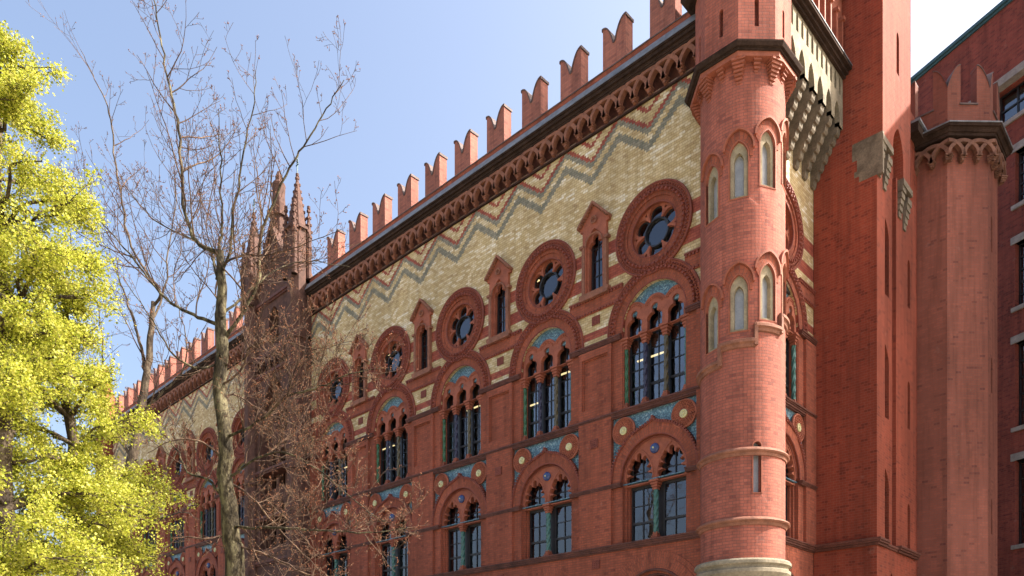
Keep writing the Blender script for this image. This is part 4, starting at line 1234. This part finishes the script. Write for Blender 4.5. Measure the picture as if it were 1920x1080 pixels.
def bud_mesh(tips, rg, per, size):
    V = []; F = []; n = 0
    for pts in tips:
        for q in range(per):
            f = rg.random()*(len(pts)-1.001); i = int(f); p = pts[i].lerp(pts[i+1], f-i)
            d = (pts[i+1]-pts[i]).normalized(); o = rnd_perp(d, rg); d2 = (d+o*.8).normalized(); w_ = d2.cross(o).normalized()
            s_ = size*rg.uniform(.6, 1.4); e = p+d2*s_
            m = p+d2*s_*.5; u = w_*s_*.22; v = d2.cross(w_)*s_*.22
            V += [p, m+u, m+v, m-u, m-v, e]
            F += [(n, n+1, n+2), (n, n+2, n+3), (n, n+3, n+4), (n, n+4, n+1), (n+5, n+2, n+1), (n+5, n+3, n+2), (n+5, n+4, n+3), (n+5, n+1, n+4)]; n += 6
    return np.array(V), np.array(F)

def bare_tree(name, label, T, trunk, limbs, seed, maxlev, dens, bark_m, budper, group):
    rg = random.Random(seed); base = px(trunk[0][0], trunk[0][1], T); base.z = 0
    root = empty(name, base); tag(root, label, 'tree', group)
    o3 = tuple(base)
    G = Grower(rg, maxlev)
    tp = [base]+[px(x, y, T) for x, y, r in trunk[0:]]
    tr = [trunk[0][2]*1.25]+[r for x, y, r in trunk]
    path = smooth_path(tp, rg, .05, 6); n = len(path)
    rads = list(np.interp(np.linspace(0, len(tr)-1, n), range(len(tr)), tr))
    TT = Tubes(); TT.add(path, rads, 14)
    for k in range(9):                                             # knots and burrs on the trunk
        i = rg.randrange(n//4, n-2); d = rnd_perp(Vector((0, 0, 1)), rg); p = path[i]
        TT.add([p, p+d*rads[i]*.9, p+d*rads[i]*1.35], [rads[i]*.5, rads[i]*.35, rads[i]*.12], 7)
    TT.build('trunk', bark_m, root, o3)
    for pts, r0, dz in limbs:
        P = []; hi = min(1., max(0., (640-pts[-1][1])/420)); dn = dens*(1.0-.42*hi)
        m = len(pts)-1
        for i, (x, y) in enumerate(pts): P.append(px(x, y, T+dz*i/m))
        P = smooth_path(P, rg, .10, 5)
        G.branch(P, r0*.85, max(.006, r0*.14), 0, dn, None)
    G.big.build('limb', bark_m, root, o3)
    G.small.build('twig', M['twig'], root, o3)
    if budper:
        V, F = bud_mesh(G.tips, rg, budper, .030); fastmesh('buds', V-np.array(o3), F, M['bud'], root)
    return root, len(G.tips)

T1 = 16.0
bare_tree('bare_tree', 'tall leafless tree with copper buds and a mottled pale trunk, in front of the pavilion', T1,
    [(441, 1080, .20), (434, 1010, .19), (430, 950, .17), (421, 890, .150), (424, 840, .145), (416, 770, .135), (411, 720, .14), (417, 650, .125), (413, 600, .115), (416, 550, .10), (412, 470, .075)],
    [([(412, 475), (368, 452), (346, 385), (340, 262), (322, 180), (303, 85), (289, 0), (282, -40)], .060, .6),
     ([(412, 470), (416, 400), (413, 300), (410, 205)], .040, -.5),
     ([(413, 520), (432, 470), (437, 395), (458, 285), (476, 190), (480, 130)], .045, -.8),
     ([(416, 640), (452, 590), (482, 530), (488, 450), (505, 395), (543, 315), (575, 265), (612, 205), (645, 150)], .058, -1.0),
     ([(414, 560), (400, 485), (372, 455), (300, 420), (255, 375), (225, 330)], .036, 1.0),
     ([(415, 610), (360, 590), (312, 560), (262, 500), (225, 455), (175, 400), (130, 350)], .050, .8),
     ([(414, 680), (372, 690), (325, 665), (285, 600), (232, 520)], .040, -1.2),
     ([(414, 500), (450, 480), (500, 478), (560, 462), (640, 430)], .032, -1.6),
     ([(416, 590), (470, 545), (520, 505), (580, 490), (655, 500)], .036, 1.4),
     ([(416, 725), (455, 690), (470, 650), (530, 640), (600, 655), (660, 640)], .034, -1.5),
     ([(418, 820), (470, 800), (540, 745), (600, 725), (660, 700), (720, 690)], .040, -1.8),
     ([(425, 900), (480, 860), (540, 850), (610, 890), (690, 960), (740, 985)], .036, -1.2),
     ([(428, 985), (470, 990), (540, 990), (620, 996), (700, 998), (768, 990)], .046, -1.5),
     ([(424, 940), (390, 900), (352, 885), (330, 840), (290, 800), (260, 790)], .040, .8),
     ([(418, 860), (380, 830), (330, 825), (275, 850)], .034, -.8),
     ([(430, 1000), (390, 1010), (330, 1010), (290, 1060)], .034, -1.0),
     ([(420, 900), (470, 930), (530, 1000), (590, 1060), (630, 1090)], .034, 1.0),
     ([(432, 1020), (500, 1040), (570, 1075), (640, 1100)], .034, -.6),
     ([(414, 760), (440, 740), (500, 775), (560, 800), (620, 850)], .030, 1.5),
     ([(414, 600), (405, 520), (390, 420), (400, 320), (395, 220)], .030, 1.2)],
    7, 4, 1.12, M['bark'], 2, 'leafless trees')
bare_tree('bare_tree', 'second leafless tree with a forked dark trunk, left of the tall mottled one', 19.5,
    [(198, 1080, .15), (212, 1000, .14), (236, 910, .125), (252, 840, .115), (264, 770, .11), (275, 700, .09), (284, 620, .075), (287, 566, .05)],
    [([(272, 700), (262, 640), (243, 575), (222, 520), (205, 470)], .06, .5),
     ([(287, 575), (300, 545), (255, 480), (228, 380), (214, 270), (202, 200), (178, 150), (152, 95)], .050, -1.0),
     ([(285, 600), (310, 540), (318, 450), (330, 350), (322, 260)], .040, .8),
     ([(262, 780), (300, 740), (340, 700), (350, 640), (330, 560)], .050, -1.0),
     ([(250, 860), (210, 800), (190, 720), (192, 640), (178, 560)], .050, -.8),
     ([(240, 960), (300, 900), (330, 850), (350, 790)], .050, .6),
     ([(232, 1040), (280, 985), (340, 960), (380, 980)], .040, -1.0)],
    21, 4, .75, M['bark_dark'], 1, 'leafless trees')

# ---- tree in fresh leaf
def leafy_tree(name, label, trunk_px, T, prof, seed, nleaf, nlimb, group=None):
    rg = random.Random(seed); nr = np.random.default_rng(seed)
    base = px(trunk_px, 1080, T); base.z = 0; root = empty(name, base); tag(root, label, 'tree', group); o3 = np.array(base)
    zs = [p[0] for p in prof]; rs = [p[1] for p in prof]; top = zs[-1]
    wood = Tubes(); tw = Tubes()
    path = smooth_path([base, base+Vector((.1, .1, top*.25)), base+Vector((-.1, .15, top*.5)), base+Vector((.12, 0, top*.75)), base+Vector((0, 0, top*.97))], rg, .1, 5)
    n = len(path); wood.add(path, [.19*(1-i/n)**.8+.012 for i in range(n)], 10)
    wood.build('trunk', M['bark_dark'], root, o3)
    limbs = Tubes(); sprays = []
    for j in range(nlimb):
        f = .16+.82*(j+rg.random()*.8)/nlimb; z = f*top; a = rg.uniform(0, 2*math.pi)
        Rr = float(np.interp(min(z+.5, top), zs, rs))*rg.uniform(.8, 1.06)
        i = min(n-2, int(z/top*(n-1))); b0 = path[i]; rise = rg.uniform(.15, .55)*Rr*(1.3 if f > .6 else .8)
        tip = b0+Vector((math.cos(a)*Rr, math.sin(a)*Rr, rise-.2))
        mid = b0.lerp(tip, .5)+Vector((rg.gauss(0, .1), rg.gauss(0, .1), .12*Rr))
        P = smooth_path([b0, mid, tip], rg, .25, 5); r0 = .014+.016*Rr
        limbs.add(P, [r0*(1-k/len(P))+.005 for k in range(len(P))], 5)
        sprays.append((P, 1.))
        m = len(P)
        for q in range(int(6+5*Rr)):
            k = rg.randrange(m//4, m-1); d = (P[k+1]-P[k]).normalized(); pr = rnd_perp(d, rg); pr.z *= .45; nd = (d*.8+pr).normalized(); L = rg.uniform(.3, .85)*(.5+.25*Rr)
            Q = [P[k]]
            for e in range(4):
                nd = (nd+rnd_perp(nd, rg)*.2+Vector((0, 0, .03))).normalized(); Q.append(Q[-1]+nd*L/4)
            tw.add(Q, [.009, .007, .006, .004, .003], 3); sprays.append((Q, 1.))
            for e in range(3):
                kk = rg.randrange(1, 4); nd2 = (nd+rnd_perp(nd, rg)*.9).normalized(); L2 = L*rg.uniform(.3, .6)
                Q2 = [Q[kk], Q[kk]+nd2*L2*.5, Q[kk]+nd2*L2+Vector((0, 0, -.02))]
                tw.add(Q2, [.005, .004, .002], 3); sprays.append((Q2, .8))
    limbs.build('limb', M['bark_dark'], root, o3); tw.build('twig', M['bark_dark'], root, o3)
    # leaves strung along every spray, in loose flat layers with bare gaps between
    cnt = nleaf; idx = nr.integers(0, len(sprays), cnt)
    segs = []; 
    C = np.empty((cnt, 3)); D = np.empty((cnt, 3))
    keep = nr.random(len(sprays)) > .24
    for k in range(cnt):
        P = sprays[idx[k]][0]
        f = (nr.random()**.7)*(len(P)-1.001); i = int(f); p = P[i].lerp(P[i+1], f-i); C[k] = p; D[k] = (P[i+1]-P[i]).normalized()
    ok = keep[idx]; C = C[ok]; D = D[ok]; cnt = len(C)
    C += nr.normal(0, .075, (cnt, 3))*np.array([1, 1, .8])
    S = (.012+.026*nr.random(cnt)**1.6)[:, None]
    N = nr.normal(0, .75, (cnt, 3)); N[:, 2] += .6; N /= np.linalg.norm(N, axis=1, keepdims=True)
    A = np.cross(N, D+nr.normal(0, .6, (cnt, 3))); A /= np.linalg.norm(A, axis=1, keepdims=True); B = np.cross(N, A)
    # one leaf: folded rhomb of two triangles each side of the rib
    tipd = B*S*1.5; side = A*S*.85; fold = N*S*.28
    V = np.stack([C, C+tipd*.45+side+fold, C+tipd, C+tipd*.45-side+fold], 1).reshape(-1, 3)
    k = np.arange(cnt)[:, None]*4
    F = np.concatenate([k+np.array([[0, 1, 2]]), k+np.array([[0, 2, 3]])], 1).reshape(-1, 3)
    fastmesh('leaves', V-o3, F, M['leaf'], root)
    return root
prof = [(0, .4), (2.0, 1.5), (3.6, 2.1), (5.2, 2.1), (6.3, 2.0), (7.4, 1.65), (9, 1.75), (11.4, 1.5), (12.9, 1.1), (13.7, .3)]
leafy_tree('leafy_tree', 'tallest bright yellow-green tree in fresh spring leaf at the left edge', -10, 13., prof, 5, 330000, 112, 'trees in fresh leaf')
prof = [(0, .3), (2.2, 1.4), (4.0, 1.6), (5.6, 1.7), (6.6, 1.75), (7.6, 1.2), (9.0, .8), (9.8, .3)]
g2 = leafy_tree('leafy_tree', 'lower yellow-green tree in fresh leaf spreading across the foot of the forked bare tree', 125, 14.6, prof, 9, 150000, 58, 'trees in fresh leaf')
park = copy_tree(g2, None, (-17, -25, 0)); park.rotation_euler = (0, 0, 1.9)
park['label'] = 'yellow-green park tree seen only as a reflection in the lower windows'
#ENDTREES
